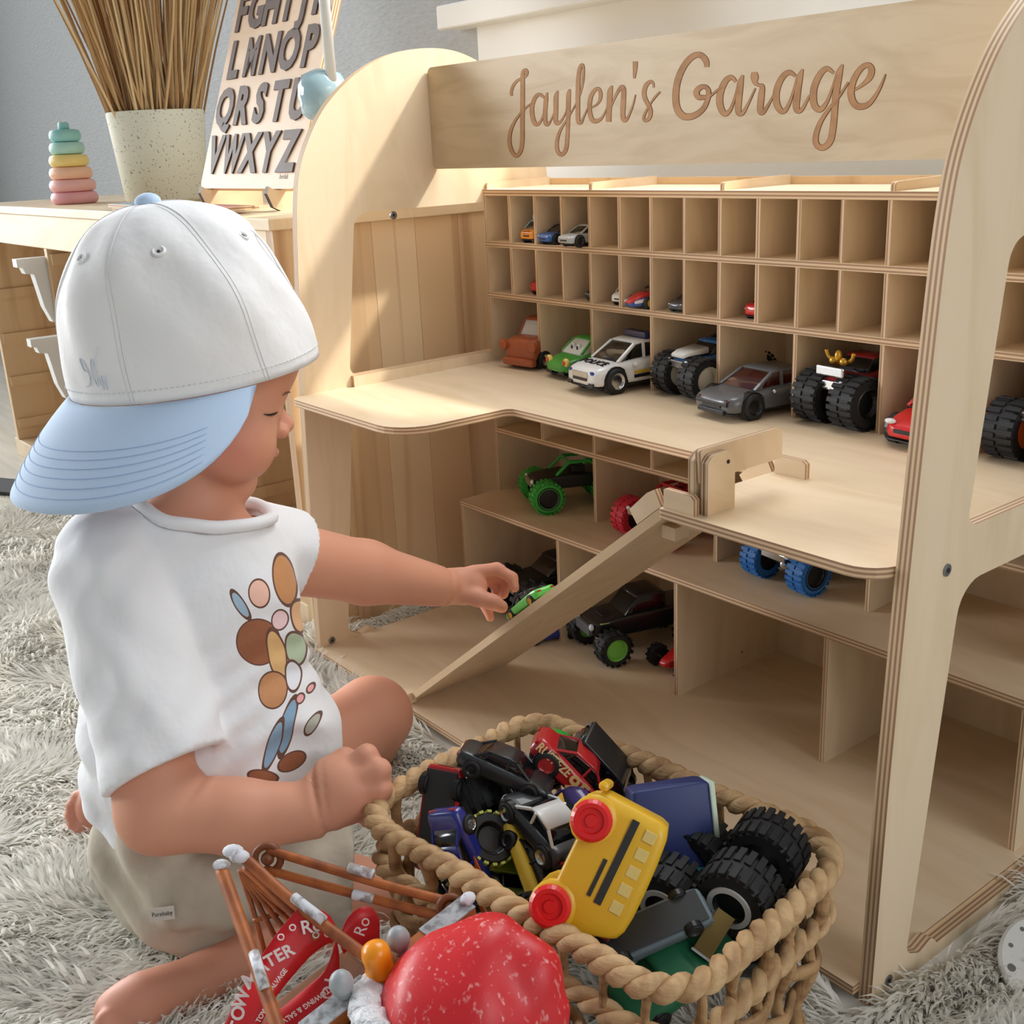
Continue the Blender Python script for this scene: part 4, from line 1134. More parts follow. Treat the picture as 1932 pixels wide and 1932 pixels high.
def car(label, loc, R, L=7.5, Wd=3.2, H=2.3, body_m=None, roof_m=None, glass_m=None, hub_m=None, r=None, style='sport', name='toy_car', spokes=0, light_m=None, group=None, extras=True, eyes=False):
    t = place(name, label, 'toy car', loc, R, group)
    body_m = body_m or paint('silver_paint', (150, 154, 160)); roof_m = roof_m or body_m; glass_m = glass_m or glass; hub_m = hub_m or chrome
    r = r or H * 0.29; hw = Wd / 2; g = r * 0.55
    P = {  # station x/L, bottom, top (as part of H), half width factor
        'sport': [(-.5, .34, .50, .80), (-.47, .22, .60, .92), (-.36, .2, .64, .98), (-.1, .2, .60, 1.0), (.18, .2, .58, 1.0), (.36, .2, .56, .98), (.46, .2, .5, .94), (.5, .24, .44, .84)],
        'round': [(-.5, .3, .52, .7), (-.46, .2, .62, .86), (-.34, .2, .66, .98), (-.1, .2, .60, 1.0), (.18, .2, .57, .98), (.36, .2, .50, .94), (.46, .2, .40, .8), (.5, .25, .33, .6)],
        'truck': [(-.5, .24, .56, .9), (-.48, .2, .6, .96), (-.1, .2, .6, 1.0), (.2, .2, .6, 1.0), (.44, .2, .58, .96), (.49, .22, .52, .9), (.5, .26, .46, .84)],
        'van': [(-.5, .24, .6, .92), (-.48, .2, .64, .98), (0, .2, .64, 1.0), (.4, .2, .58, .97), (.49, .22, .48, .9), (.5, .26, .42, .84)]}[style]
    b = MB(); b.loft([rring(x * L, max(g, zb * H * .9), zt * H * 1.13, hw * k_, 0.14 * Wd) for x, zb, zt, k_ in P])
    body = b.build('body', body_m, t, smooth=True, subsurf=1)
    G = {'sport': [(-.34, .60, .60, .80), (-.2, .58, .96, .74), (.02, .56, 1.0, .70), (.1, .55, .97, .70), (.27, .55, .57, .82)],
         'round': [(-.34, .62, .62, .78), (-.18, .58, .98, .70), (0, .56, 1.0, .68), (.08, .55, .96, .70), (.24, .55, .57, .82)],
         'truck': [(-.12, .58, .96, .86), (-.08, .56, 1.0, .84), (.08, .56, 1.0, .82), (.14, .55, .95, .82), (.24, .55, .58, .88)],
         'van': [(-.49, .6, .97, .9), (-.46, .6, 1.0, .92), (.1, .6, 1.0, .92), (.2, .58, .94, .9), (.36, .56, .58, .92)]}[style]
    b = MB(); b.loft([rring(x * L, zb * H, max(zt * H * (1.13 if zt < .7 else 1), zb * H + .02), hw * k_, 0.08 * Wd) for x, zb, zt, k_ in G]); b.build('windows', glass_m, t, smooth=True)
    b = MB(); b.box((-.46 * L, -hw * .8, g * .86), (.46 * L, hw * .8, g * 1.06)); b.build('chassis', mat('chassis_dark', (44, 46, 48), .5), t, bevel=.04)
    xs_ = [q for q in G if q[2] > 0.9]
    b = MB(); b.loft([rring(q[0] * L, q[2] * H - .06 * H, q[2] * H + .025 * H, hw * q[3] * .97, 0.05 * Wd) for q in xs_]); b.build('roof', roof_m, t, smooth=True)
    # pillars
    b = MB()
    for s_ in (-1, 1):
        for i in (0, len(G) - 2):
            a, c_ = G[i], G[i + 1]
            b.tube([(a[0] * L, s_ * hw * a[3] * .95, a[2] * H * .98 if i else a[1] * H * 1.1), (c_[0] * L, s_ * hw * c_[3] * .95, (c_[2] if i == 0 else c_[1] + .08) * H)], 0.035 * Wd, 5)
        m_ = xs_[len(xs_) // 2]; b.tube([(m_[0] * L, s_ * hw * m_[3], m_[2] * H), (m_[0] * L, s_ * hw * m_[3] * 1.1, .56 * H)], 0.03 * Wd, 5)
    pl_o = b.build('pillars', roof_m, t); pl_o['kind'] = 'stuff'
    for x in (-.3, .31):
        for s_ in (-1, 1):
            a = MB(); a.lathe([(r * 1.12, s_ * hw * .72), (r * 1.12, s_ * hw * .985), (r * 1.03, s_ * hw * .99)], 18, 1, (x * L, 0, r)); a.build('wheel_arch', black_pl, t)
            wheel(t, x * L, s_ * hw * .87, r, Wd * .2, rubber, hub_m, s_, spokes=spokes)
    if extras:
        lm = light_m or mat('clear_lamp', (220, 226, 230), 0.15, coat=.5)
        for s_ in (-1, 1):
            b = MB(); b.ellipsoid((.466 * L, s_ * hw * .64, .47 * H), (.03 * L, .17 * hw, .05 * H), 10, 6); b.build('headlight', lm, t, smooth=True)
            b = MB(); b.box((-.5 * L, s_ * hw * .6 - .16 * hw, .47 * H), (-.485 * L, s_ * hw * .6 + .16 * hw, .55 * H)); b.build('tail_light', paint('red_lamp', (170, 20, 24)), t)
        b = MB(); b.box((.485 * L, -hw * .42, .3 * H), (.502 * L, hw * .42, .37 * H)); b.build('grille', black_pl, t)
    return t, L, Wd, H


def monster(label, loc, R, L=12.0, Wd=8.0, r=2.6, body_m=None, tyre_m=None, lug_m=None, hub_m=None, trim_m=None, name='monster_truck', lugs=22, body_h=1.0, ww=None, hub_r=.55, style='truck', grille=None, cage=False):
    t = place(name, label, 'toy truck', loc, R)
    body_m = body_m or black_pl; tyre_m = tyre_m or rubber; hub_m = hub_m or chrome; trim_m = trim_m or black_pl
    ww = ww or r * 1.15; wb = L * 0.33; z0 = r * 1.35
    for x in (-wb, wb):
        for s_ in (-1, 1): wheel(t, x, s_ * (Wd / 2 - ww / 2), r, ww, tyre_m, hub_m, s_, lugs=lugs, hub_r=hub_r, lug_m=lug_m)
        b = MB(); b.tube([(x, -Wd / 2 + ww, r * 1.05), (x, Wd / 2 - ww, r * 1.05)], r * .16, 8); b.ellipsoid((x, 0, r * 1.05), (r * .3, r * .3, r * .3), 10, 6); b.build('axle', chrome, t, smooth=True)
        for s_ in (-1, 1):
            b = MB(); b.tube([(x, s_ * Wd * .16, r), (x * .82, s_ * Wd * .13, z0 + r * .3)], r * .11, 8); b.build('shock', trim_m, t)
    b = MB(); b.box((-wb, -Wd * .12, z0 * .86), (wb, Wd * .12, z0 + .2 * r)); b.build('chassis', trim_m, t, bevel=.1)
    hw = Wd * .27; H = r * 1.25 * body_h
    P = [(-.48, 0.1, .5, .86), (-.46, 0, .55, .95), (-.1, 0, .55, 1), (.12, 0, .58, 1), (.36, .02, .5, .96), (.45, .06, .42, .88)]
    b = MB(); b.loft([rring(x * L, z0 + zb * H, z0 + zt * H, hw * k_, .12 * hw) for x, zb, zt, k_ in P]); b.build('body', body_m, t, smooth=True, subsurf=1)
    G = [(-.16, .5, .95, .86), (-.12, .5, 1.0, .82), (.04, .5, 1.0, .8), (.08, .5, .95, .8), (.18, .5, .55, .88)]
    if not cage:
        b = MB(); b.loft([rring(x * L, z0 + zb * H, z0 + zt * H, hw * k_, .08 * hw) for x, zb, zt, k_ in G]); b.build('windows', glass, t, smooth=True)
        b = MB(); b.loft([rring(q[0] * L, z0 + (q[2] - .05) * H, z0 + (q[2] + .04) * H, hw * q[3], .05 * hw) for q in G[:4]]); b.build('roof', body_m, t, smooth=True)
    else:
        b = MB()
        for s_ in (-1, 1):
            b.tube([(-.34 * L, s_ * hw * .8, z0 + .5 * H), (-.16 * L, s_ * hw * .8, z0 + 1.05 * H), (.06 * L, s_ * hw * .8, z0 + 1.05 * H), (.2 * L, s_ * hw * .85, z0 + .55 * H)], .1 * hw, 6)
        for x in (-.16, .06): b.tube([(x * L, -hw * .8, z0 + 1.05 * H), (x * L, hw * .8, z0 + 1.05 * H)], .1 * hw, 6)
        b.build('roll_cage', trim_m, t)
        b = MB(); b.box((-.12 * L, -hw * .6, z0 + .4 * H), (.02 * L, hw * .6, z0 + .85 * H)); b.build('seat', black_pl, t, bevel=.15)
    b = MB(); b.box((.44 * L, -hw * .7, z0 + .12 * H), (.47 * L, hw * .7, z0 + .4 * H)); b.build('grille', grille or chrome, t, bevel=.06)
    for s_ in (-1, 1):
        b = MB(); b.ellipsoid((.45 * L, s_ * hw * .72, z0 + .36 * H), (.02 * L, .16 * hw, .1 * H), 8, 6); b.build('headlight', mat('clear_lamp', (220, 226, 230), 0.15, coat=.5), t, smooth=True)
    return t


def heading(a):
    """nose towards -Y (out of the cubby) turned by a degrees"""
    return rotz(math.radians(-90 + a))


def cell(k, ofs, z, y):
    return (k * P_ + ofs, y, z)


# ---- top row of cubbies
t, L_, W_, H_ = car('orange toy truck with pale blue roof in the second cubby of the top row', cell(1, 3.4, 17.27, 3.3), heading(0), 6.4, 3.0, 3.0, paint('orange_toy', (232, 146, 34)), paint('pale_blue_toy', (140, 200, 214)), style='van', name='toy_truck', hub_m=black_pl)
b = MB(); b.ellipsoid((0.2, 0, 3.4), (1.5, 1.2, .9), 14, 8); b.build('rooftop_dome', paint('pale_blue_toy', (140, 200, 214)), t, smooth=True)
b = MB(); b.tube([(0.2, 0, 4.0), (0.2, 0, 5.0)], .28, 8); b.build('rooftop_stub', paint('salmon_toy', (214, 128, 96)), t)
for i in range(3):
    b = MB(); b.box((3.12, -.8, 1.25 + i * .3), (3.2, .8, 1.36 + i * .3)); b.build('grille_bar', mat('dark_orange', (150, 70, 20)), t)
car('blue toy coupe with black wheels in the third cubby of the top row', cell(2, 2.7, 17.27, 3.0), heading(-8), 7.4, 3.3, 2.5, paint('blue_toy', (30, 92, 170)), paint('navy_roof', (18, 28, 48)), hub_m=black_pl, light_m=chrome)
car('silver toy sports car in the fourth cubby of the top row', cell(3, 2.6, 17.27, 2.4), heading(-8), 8.0, 3.5, 2.6, paint('silver_toy', (176, 180, 184)), hub_m=black_pl)
# ---- second row
car('glossy red toy car, farthest left in the second row of cubbies', cell(1, 3.6, 10.07, 4.6), heading(180), 7.0, 3.1, 2.6, paint('red_toy', (196, 26, 30)), style='round')
car('small black toy car deep inside the fourth cubby of the second row', cell(3, 3.9, 10.07, 4.4), heading(0), 6.4, 2.8, 2.1, paint('black_toy', (24, 25, 28)), light_m=chrome)
car('white toy car almost hidden behind a divider left of the racing kart', cell(4, 4.1, 10.07, 3.6), heading(6), 6.4, 2.2, 2.6, paint('white_toy', (226, 226, 224)), style='van')
k_t = thing('toy_kart', 'red, white and blue toy racing kart in the sixth cubby of the second row', 'toy car', cell(5, 2.9, 10.07, 2.3), heading(-12))
b = MB(); b.loft([rring(-2.8, .4, 1.2, 1.2, .2), rring(-1, .35, 1.3, 1.5, .2), rring(1, .35, 1.5, 1.35, .2), rring(2.6, .35, 1.1, 1.0, .2), rring(3.1, .4, .8, .7, .15)]); b.build('hull', paint('kart_blue', (40, 86, 160)), k_t, smooth=True)
b = MB(); b.loft([rring(.2, 1.2, 2.0, 1.2, .25), rring(1.4, 1.0, 1.9, 1.05, .25), rring(2.6, .8, 1.35, .85, .2), rring(3.2, .75, .95, .6, .1)]); b.build('nose_cone', paint('kart_red', (206, 32, 40)), k_t, smooth=True)
for s_ in (-1, 1):
    b = MB(); b.loft([rring(.0, .9, 1.5, .16, .08), rring(2.9, .75, 1.05, .12, .06)]); b.build('side_flash', paint('white_toy', (226, 226, 224)), k_t, loc=(0, s_ * 1.22, 0), smooth=True)
    for x in (-2.0, 1.2): wheel(k_t, x, s_ * 1.75, .75 if x > 0 else .9, .7, rubber, paint('kart_yellow', (226, 190, 60)), s_)
b = MB(); b.box((-2.4, -.9, 1.1), (-1.9, .9, 2.9)); b.build('seat', paint('white_toy', (226, 226, 224)), k_t, bevel=.2)
b = MB(); b.tube([(.2, -.6, 2.3), (.2, 0, 2.6), (.2, .6, 2.3)], .12, 6); b.build('steering_wheel', black_pl, k_t)
car('small dark grey toy car deep in the seventh cubby of the second row', cell(6, 3.7, 10.07, 3.6), heading(0), 6.8, 2.9, 2.2, paint('dark_grey_toy', (72, 74, 78)), light_m=chrome)
car('small glossy red toy car alone in the ninth cubby of the second row', cell(8, 4.0, 10.07, 4.4), heading(178), 6.6, 2.9, 2.5, paint('red_toy', (196, 26, 30)), style='round')

# ---- row on the deck
t, L_, W_, H_ = car('rust brown toy pickup truck in the leftmost cubby on the deck', (7.8, 3.8, 0), heading(6), 11.0, 6.2, 6.6, paint('rust_toy', (166, 82, 44), .45), style='truck', r=1.3, name='toy_truck', glass_m=paint('pale_screen', (214, 214, 210)), extras=False)
b = MB(); b.box((4.9, -3.0, .5), (6.0, 3.0, 1.6)); b.build('bumper', paint('rust_toy', (166, 82, 44), .45), t, bevel=.3)
for s_ in (-1, 1):
    b = MB(); b.lathe([(.75, 5.0), (.75, 5.9), (.5, 6.05)], 14, 0, (0, s_ * 2.9, 3.3)); b.build('headlight', paint('rust_toy', (166, 82, 44), .45), t)
b = MB(); b.box((2.0, -1.0, 3.0), (4.6, 1.0, 3.7)); b.build('engine_block', paint('rust_dark', (128, 60, 32)), t, bevel=.2)
t, L_, W_, H_ = car('bright green toy car with eyes on its windscreen in the second deck cubby', (18.3, 2.6, 0), heading(-8), 11.5, 6.0, 5.0, paint('green_toy', (62, 160, 54), .4), style='round', r=1.2, glass_m=paint('white_screen', (226, 228, 226)), extras=False)
for s_ in (-1, 1):
    b = MB(); b.ellipsoid((5.0, s_ * 2.05, 2.35), (.45, .62, .62), 14, 8); h = b.build('headlight', paint('lamp_ring', (240, 212, 110)), t, smooth=True)
    b = MB(); b.ellipsoid((5.32, s_ * 2.05, 2.36), (.25, .36, .36), 12, 7); b.build('lens', paint('lamp_red', (206, 66, 36)), h, smooth=True)
    b = MB(); b.ellipsoid((1.98, s_ * .72, 3.85), (.3, .5, .6), 12, 8); h = b.build('eye', paint('white_screen', (226, 228, 226)), t, smooth=True)
    b = MB(); b.ellipsoid((2.26, s_ * .66, 3.82), (.1, .22, .32), 10, 6); b.build('pupil', black_pl, h, smooth=True)
    b = MB(); b.box((5.3, s_ * 1.5 - .7, .75), (5.55, s_ * 1.5 + .7, 1.2)); b.build('grille', black_pl, t)
# police car
t, L_, W_, H_ = car('white toy police car with blue light bar parked out of the third deck cubby', (28.3, 1.4, 0), heading(-7), 17.0, 7.0, 6.0, paint('police_white', (228, 228, 226)), r=1.65, name='toy_police_car', light_m=paint('blue_lamp', (28, 44, 140)))
b = MB(); b.box((-1.4, -2.3, 6.1), (-.1, 2.3, 6.95)); b.build('light_bar', paint('navy_lamp', (30, 38, 84)), t, bevel=.2)
b = MB(); b.box((8.2, -1.6, 2.2), (8.55, 1.6, 2.9)); b.build('chrome_grille', chrome, t, bevel=.05)
Rh = np.array([[0, 0, 1.0], [1, 0, 0], [0, 1, 0]]); tilt = math.radians(-83)
Rhood = np.stack([np.array((0, 1.0, 0)), np.array((-math.cos(.2), 0, math.sin(.2))), np.array((math.sin(.2), 0, math.cos(.2)))], 1)
text_mesh('police_text', 'POLICE', 1.6, mat('decal_black', (24, 24, 26)), t, (6.25, 0, 3.74), Rhood, offset=.0, extrude=.07)
for s_ in (-1, 1):
    b = MB(); b.box((-3.5, s_ * 3.62 - .06, 2.3), (2.6, s_ * 3.62 + .06, 2.65)); b.build('side_stripe', paint('decal_yellow', (214, 176, 50)), t)
    b = MB(); b.box((-3.5, s_ * 3.62 - .05, 1.75), (2.6, s_ * 3.62 + .05, 2.15)); b.build('side_stripe', black_pl, t)
    b = MB(); b.ellipsoid((2.5, s_ * 3.7, 3.5), (.35, .5, .35), 10, 6); b.build('wing_mirror', paint('police_white', (228, 228, 226)), t, smooth=True)
    b = MB(); b.box((8.25, s_ * 2.3 - .5, 1.1), (8.5, s_ * 2.3 + .5, 1.6)); b.build('fog_light', black_pl, t)
# monster truck, blue and white
t = monster('black monster truck with blue and white body in the fourth deck cubby', (39.3, 4.4, 0), heading(-10), 12.0, 8.4, 2.5, paint('mt_blue', (36, 96, 150)), hub_m=mat('cream_hub', (206, 200, 180), .5), trim_m=black_pl, hub_r=.62)
b = MB(); b.loft([rring(2.0, 5.3, 6.1, 1.6, .2), rring(4.6, 5.2, 5.75, 1.45, .2), rring(5.5, 5.0, 5.4, 1.2, .15)]); b.build('bonnet', paint('white_toy', (226, 226, 224)), t, smooth=True)
b = MB(); b.tube([(-1, -1.6, 6.5), (-1, 0, 7.4), (-1, 1.6, 6.5)], .3, 8); b.build('roll_bar', black_pl, t)
# grey coupe
t, L_, W_, H_ = car('dark grey toy sports coupe parked out of the fifth deck cubby', (49.8, 1.8, 0), heading(-8), 16.5, 7.2, 4.9, paint('gunmetal', (92, 94, 98), .35), glass_m=mat('dark_red_glass', (60, 14, 16), .15, coat=.4), r=1.5, hub_m=black_pl, light_m=mat('smoked_lamp', (70, 40, 42), .2))
b = MB(); b.box((8.0, -2.6, 1.75), (8.3, 2.6, 2.15)); b.build('upper_grille', black_pl, t, bevel=.05)
b = MB(); b.box((7.9, -2.2, .8), (8.4, 2.2, 1.3)); b.build('lower_grille', black_pl, t, bevel=.05)
for s_ in (-1, 1):
    b = MB(); b.ellipsoid((2.3, s_ * 3.6, 2.9), (.3, .45, .25), 10, 6); b.build('wing_mirror', chrome, t, smooth=True)
# second monster truck
t = monster('black and red monster truck with gold engine horns in the sixth deck cubby', (61.0, 4.4, 0), heading(-6), 12.0, 8.3, 2.75, paint('mt_red', (140, 20, 26)), trim_m=paint('mt_red', (140, 20, 26)), hub_m=black_pl, grille=chrome)
b = MB(); b.box((5.2, -1.9, 5.5), (5.6, 1.9, 6.6)); b.build('bumper_frame', chrome, t, bevel=.2)
for s_ in (-1, 1):
    b = MB(); b.tube(catmull([(3.6, s_ * .3, 6.6), (3.8, s_ * 1.0, 7.0), (3.9, s_ * 1.6, 7.3), (4.0, s_ * 1.9, 8.0)], 4), .22, 7); b.build('gold_horn', mat('gold_plastic', (206, 160, 60), .3, .6), t, smooth=True)
    b = MB(); b.ellipsoid((4.2, s_ * .7, 7.0), (.4, .5, .45), 10, 6); b.build('gold_intake', mat('gold_plastic', (206, 160, 60), .3, .6), t, smooth=True)
b = MB(); b.ellipsoid((4.2, 0, 7.5), (.45, .4, .7), 10, 6); b.build('gold_intake', mat('gold_plastic', (206, 160, 60), .3, .6), t, smooth=True)
t, L_, W_, H_ = car('glossy red toy race car in the seventh deck cubby beside the near side panel', (72.8, 3.0, 0), heading(-6), 14.5, 7.6, 5.6, paint('race_red', (206, 30, 34)), style='round', r=1.4, light_m=paint('white_toy', (226, 226, 224)))
t = monster('big wheeled red toy truck with orange hubs in the eighth deck cubby', (83.3, 4.2, 0), heading(-4), 12.0, 8.6, 2.75, paint('mt_red2', (176, 26, 34)), hub_m=paint('orange_hub', (222, 110, 34)), hub_r=.5)

# ---- lower shelves
t = monster('black stunt truck with bright green tyres on the lower middle shelf', (13.0, 3.4, -20.03), heading(-26), 14.0, 9.4, 2.3, black_pl, mat('green_tyre', (60, 170, 62), .6), hub_m=black_pl, trim_m=paint('green_trim', (50, 170, 70)), cage=True, hub_r=.7, body_h=1.2, ww=2.3)
t = monster('black and red stunt truck with red tyres on the lower middle shelf', (33.6, 4.0, -20.03), heading(-8), 14.5, 10.0, 2.5, paint('stunt_red', (190, 30, 40)), mat('red_tyre', (196, 34, 52), .6), hub_m=black_pl, trim_m=paint('stunt_red', (190, 30, 40)), cage=True, hub_r=.7, ww=2.6)
t = monster('black stunt truck with blue tyres under the deck wing', (55.2, 4.6, -20.03), heading(-6), 14.5, 9.8, 2.4, black_pl, mat('blue_tyre', (36, 104, 172), .6), hub_m=black_pl, cage=True, hub_r=.7, ww=2.4)
t = monster('large black toy truck in the bottom left bay behind the ramp', (13.0, 0.5, -36.0), heading(-10), 19.0, 11.0, 3.3, black_pl, hub_m=black_pl, lugs=14, ww=3.4)
car('dark blue toy car on the base board under the ramp', (19.6, -7.4, -36.0), heading(-20), 9.0, 4.0, 2.6, paint('dark_blue_toy', (24, 44, 130)), hub_m=black_pl)
t = monster('black rally truck with green wheel rims in the second bottom bay', (30.0, 0.0, -36.0), heading(-16), 18.0, 10.5, 2.35, paint('rally_black', (26, 27, 30)), hub_m=paint('lime_hub', (118, 190, 70)), lugs=16, body_h=1.7, ww=2.2, hub_r=.62, grille=mat('grey_bumper', (96, 98, 102)))
for s_ in (-1, 1):
    b = MB(); b.box((5.2, s_ * 1.8 - .9, 5.35), (7.0, s_ * 1.8 + .9, 5.45)); b.build('bonnet_decal', paint('decal_lime', (196, 200, 120)), t)
b = MB(); b.box((4.3, -1.1, 5.6), (6.0, 1.1, 5.9)); b.build('bonnet_scoop', black_pl, t, bevel=.1)
bg = thing('toy_buggy', 'red toy dune buggy with black wheels beside the rally truck', 'toy car', (39.8, 0.4, -36.0), heading(-10))
b = MB(); b.loft([rring(-4, 1.2, 3.4, 1.5, .3), rring(-1, 1.0, 4.2, 1.8, .4), rring(1.5, 1.0, 3.2, 1.5, .4), rring(4.2, 1.1, 2.2, .9, .3), rring(5, 1.3, 1.8, .6, .2)]); b.build('body', paint('buggy_red', (196, 32, 36)), bg, smooth=True)
b = MB(); b.box((-3.2, -1.2, 4.2), (-.8, 1.2, 6.6)); b.build('seat_back', paint('buggy_red', (196, 32, 36)), bg, bevel=.3)
b = MB(); b.tube([(3.6, -3.0, 1.4), (3.6, 3.0, 1.4)], .2, 8); b.tube([(-3.4, -3.0, 1.7), (-3.4, 3.0, 1.7)], .2, 8); b.build('axle', chrome, bg)
for s_ in (-1, 1):
    wheel(bg, 3.6, s_ * 3.0, 1.45, 1.1, rubber, black_pl, s_, lugs=12); wheel(bg, -3.4, s_ * 2.9, 1.75, 1.5, rubber, black_pl, s_, lugs=12)
# the little car being put on the ramp
rr0 = A + dr * 27.5 + up2 * 0.05
Rr = frame((dr[0], 0.0, dr[1]), (up2[0], 0, up2[1]))
t, L_, W_, H_ = car('small green and black toy car held at the edge of the ramp', (rr0[0], -30.4, rr0[1]), Rr, 7.2, 3.0, 2.0, paint('lime_toy', (92, 200, 80)), black_pl, hub_m=mat('gold_plastic', (206, 160, 60), .3, .6), style='sport')
b = MB(); b.tube(catmull([(1.4, -.9, 1.3), (2.0, -.9, 1.9), (2.8, -.9, 1.7), (3.0, -.9, 1.2)], 4), .16, 6); b.build('exhaust_pipe', mat('gold_plastic', (206, 160, 60), .3, .6), t, smooth=True)
# ------------------------------------------------------------------ woven basket
RZ = -22.3                                     # height of the rim
cor = [on(u, v, 2, RZ) for u, v in ((690, 1535), (1015, 1360), (1572, 1615), (1285, 1868))]
bc = sum(cor) / 4
ang = 0.5 * (math.atan2(cor[2][1] - cor[1][1], cor[2][0] - cor[1][0]) + math.atan2(cor[3][1] - cor[0][1], cor[3][0] - cor[0][0]))
BL = 0.25 * (np.linalg.norm(cor[2] - cor[1]) + np.linalg.norm(cor[3] - cor[0])); BW = 0.25 * (np.linalg.norm(cor[1] - cor[0]) + np.linalg.norm(cor[2] - cor[3]))
RBk = rotz(ang)
bk = thing('woven_basket', 'rectangular basket of twisted water hyacinth rope filled with toy cars', 'basket', (bc[0], bc[1], ZF), RBk)
HB = RZ - ZF


def bpath(n, z, k=1.0, ofs=0.0):
    """n points evenly spaced round the rounded rectangle at height z"""
    a, c_, r = (BL + .9) * k + ofs, (BW + .9) * k + ofs, 4.2
    raw = round_poly([(-a, -c_, r), (a, -c_, r), (a, c_, r), (-a, c_, r)], 8)
    raw = raw + [raw[0]]
    seg = [0.0]
    for i in range(len(raw) - 1): seg.append(seg[-1] + np.linalg.norm(raw[i + 1] - raw[i]))
    out = []
    for s_ in np.linspace(0, seg[-1], n, endpoint=False):
        i = max(0, int(np.searchsorted(seg, s_, side='right')) - 1); t = (s_ - seg[i]) / max(1e-9, seg[i + 1] - seg[i])
        p = raw[i] * (1 - t) + raw[i + 1] * t; out.append(np.array((p[0], p[1], z)))
    return out, seg[-1]


rope_m = mat('hyacinth_rope', (206, 170, 124), 0.65, noise=((150, 110, 70), (45, 45, 45), 5.0, 0.42, 0.72, 0.6), bump=((60, 60, 400), 0.5, 0.003))
rope_d = mat('hyacinth_strap', (186, 146, 100), 0.65, noise=((128, 90, 56), (30, 30, 90), 4.0, 0.42, 0.7), bump=((300, 300, 60), 0.5, 0.003))


def taper(z): return 0.90 + 0.10 * (z / HB)


def rope(name, z, rad_, orb, pitch, ofs=0.0, n=420, parent=bk):
    pts, per = bpath(n, z, taper(z), ofs)
    turns = round(per / pitch)
    for ph0 in (0, math.pi):
        b = MB(); path = []; rs = []
        for i, p in enumerate(pts):
            t = pts[(i + 1) % n] - pts[i - 1]; t = t / np.linalg.norm(t); nrm = np.array((t[1], -t[0], 0))
            a = 2 * math.pi * turns * i / n + ph0
            wob = 1 + 0.12 * math.sin(i * 0.37 + ph0) + 0.1 * math.sin(i * 0.113)
            path.append(p + nrm * orb * math.cos(a) + np.array((0, 0, orb * math.sin(a) * 0.9))); rs.append(rad_ * wob)
        b.tube(path, rs, 9, closed=True); b.build(name, rope_m, parent, smooth=True)


rope('rim_strand', HB, 0.62, 0.44, 3.2)
rope('band_strand', HB - 4.3, 0.5, 0.42, 3.6, 0.2)
NS = 28
stk, per = bpath(NS, 0)
for lvl, z in enumerate((HB - 7.6, HB - 10.6, 1.6)):
    nn = NS * 10; pts, per = bpath(nn, z, taper(z)); path = []
    for i, p in enumerate(pts):
        t = pts[(i + 1) % nn] - pts[i - 1]; t /= np.linalg.norm(t); nrm = np.array((t[1], -t[0], 0))
        path.append(p + nrm * 0.55 * math.cos(math.pi * i / 10 + lvl * math.pi) + np.array((0, 0, .25 * math.sin(i * .21 + lvl))))
    b = MB(); b.tube(path, 0.62, 7, closed=True, flat=0.6, up=np.array((0, 0, 1.0))); b.build('weaver', rope_d, bk, smooth=True)
for k in range(NS):
    pth = []
    for z in np.linspace(0.3, HB - 0.2, 12):
        pp, _ = bpath(NS, z, taper(z)); c_ = pp[k].copy(); nrm = c_ / np.linalg.norm(c_[:2].tolist() + [0]) if True else 0
        nrm = np.array((nrm[0], nrm[1], 0)); c_ += nrm * 0.35 * math.sin(z * 1.05 + k * math.pi); pth.append(c_)
    b = MB(); b.tube(pth, 0.55, 7, flat=0.55, up=np.array((pth[0][0], pth[0][1], 0)) / 10); b.build('stake', rope_d, bk, smooth=True)
poly = [p[:2] for p in bpath(48, 0, 0.9)[0]]
b = MB(); b.prism(poly, 2, 0.2, 0.9, (0, 0)); b.build('base', rope_d, bk)


# ------------------------------------------------------------------ toys heaped in the basket
def fl(fwd, left):
    f = view(*fwd); f = f / np.linalg.norm(f); l = view(*left); l = l - f * (l @ f); l /= np.linalg.norm(l)
    return np.stack([f, l, np.cross(f, l)], 1)


def fu(fwd, up):
    f = view(*fwd); f = f / np.linalg.norm(f); u = view(*up); u = u - f * (u @ f); u /= np.linalg.norm(u)
    return np.stack([f, np.cross(u, f), u], 1)


def at(u, v, z, R, H):
    """base point so that the middle of the toy (height H) shows at the measured spot"""
    p = on(u, v, 2, z); return tuple(p - R[:, 2] * H / 2)


R = fu((.92, -.36, -.15), (.28, .92, -.25))
car('black toy muscle car lying on top at the far corner of the basket', at(955, 1450, -19.4, R, 2.4), R, 8.4, 3.6, 2.7, paint('satin_black', (30, 31, 33), .4), hub_m=black_pl, light_m=mat('smoked_lamp2', (60, 64, 64), .2))
R = fu((.72, -.68, .05), (.6, .62, -.22))
t, L_, W_, H_ = car('red toy race car with sponsor lettering lying on its side in the basket', at(1090, 1462, -21.6, R, 3.2), R, 10.0, 4.2, 3.6, paint('race_red2', (178, 26, 32)), hub_m=paint('race_hub', (170, 40, 40)), style='round', r=1.15)
Rt2 = np.stack([np.array((1.0, 0, 0)), np.array((0, 0, 1.0)), np.array((0, -1.0, 0))], 1)
text_mesh('side_text', 'RUSTEZE', 1.15, mat('decal_cream', (236, 206, 150)), t, (-2.9, -2.14, 1.95), Rt2, offset=.03, extrude=.02, sx=.8)
text_mesh('race_number', '95', 2.1, mat('decal_orange', (236, 190, 120)), t, (.15, -2.16, 1.5), Rt2, offset=.05, extrude=.02)
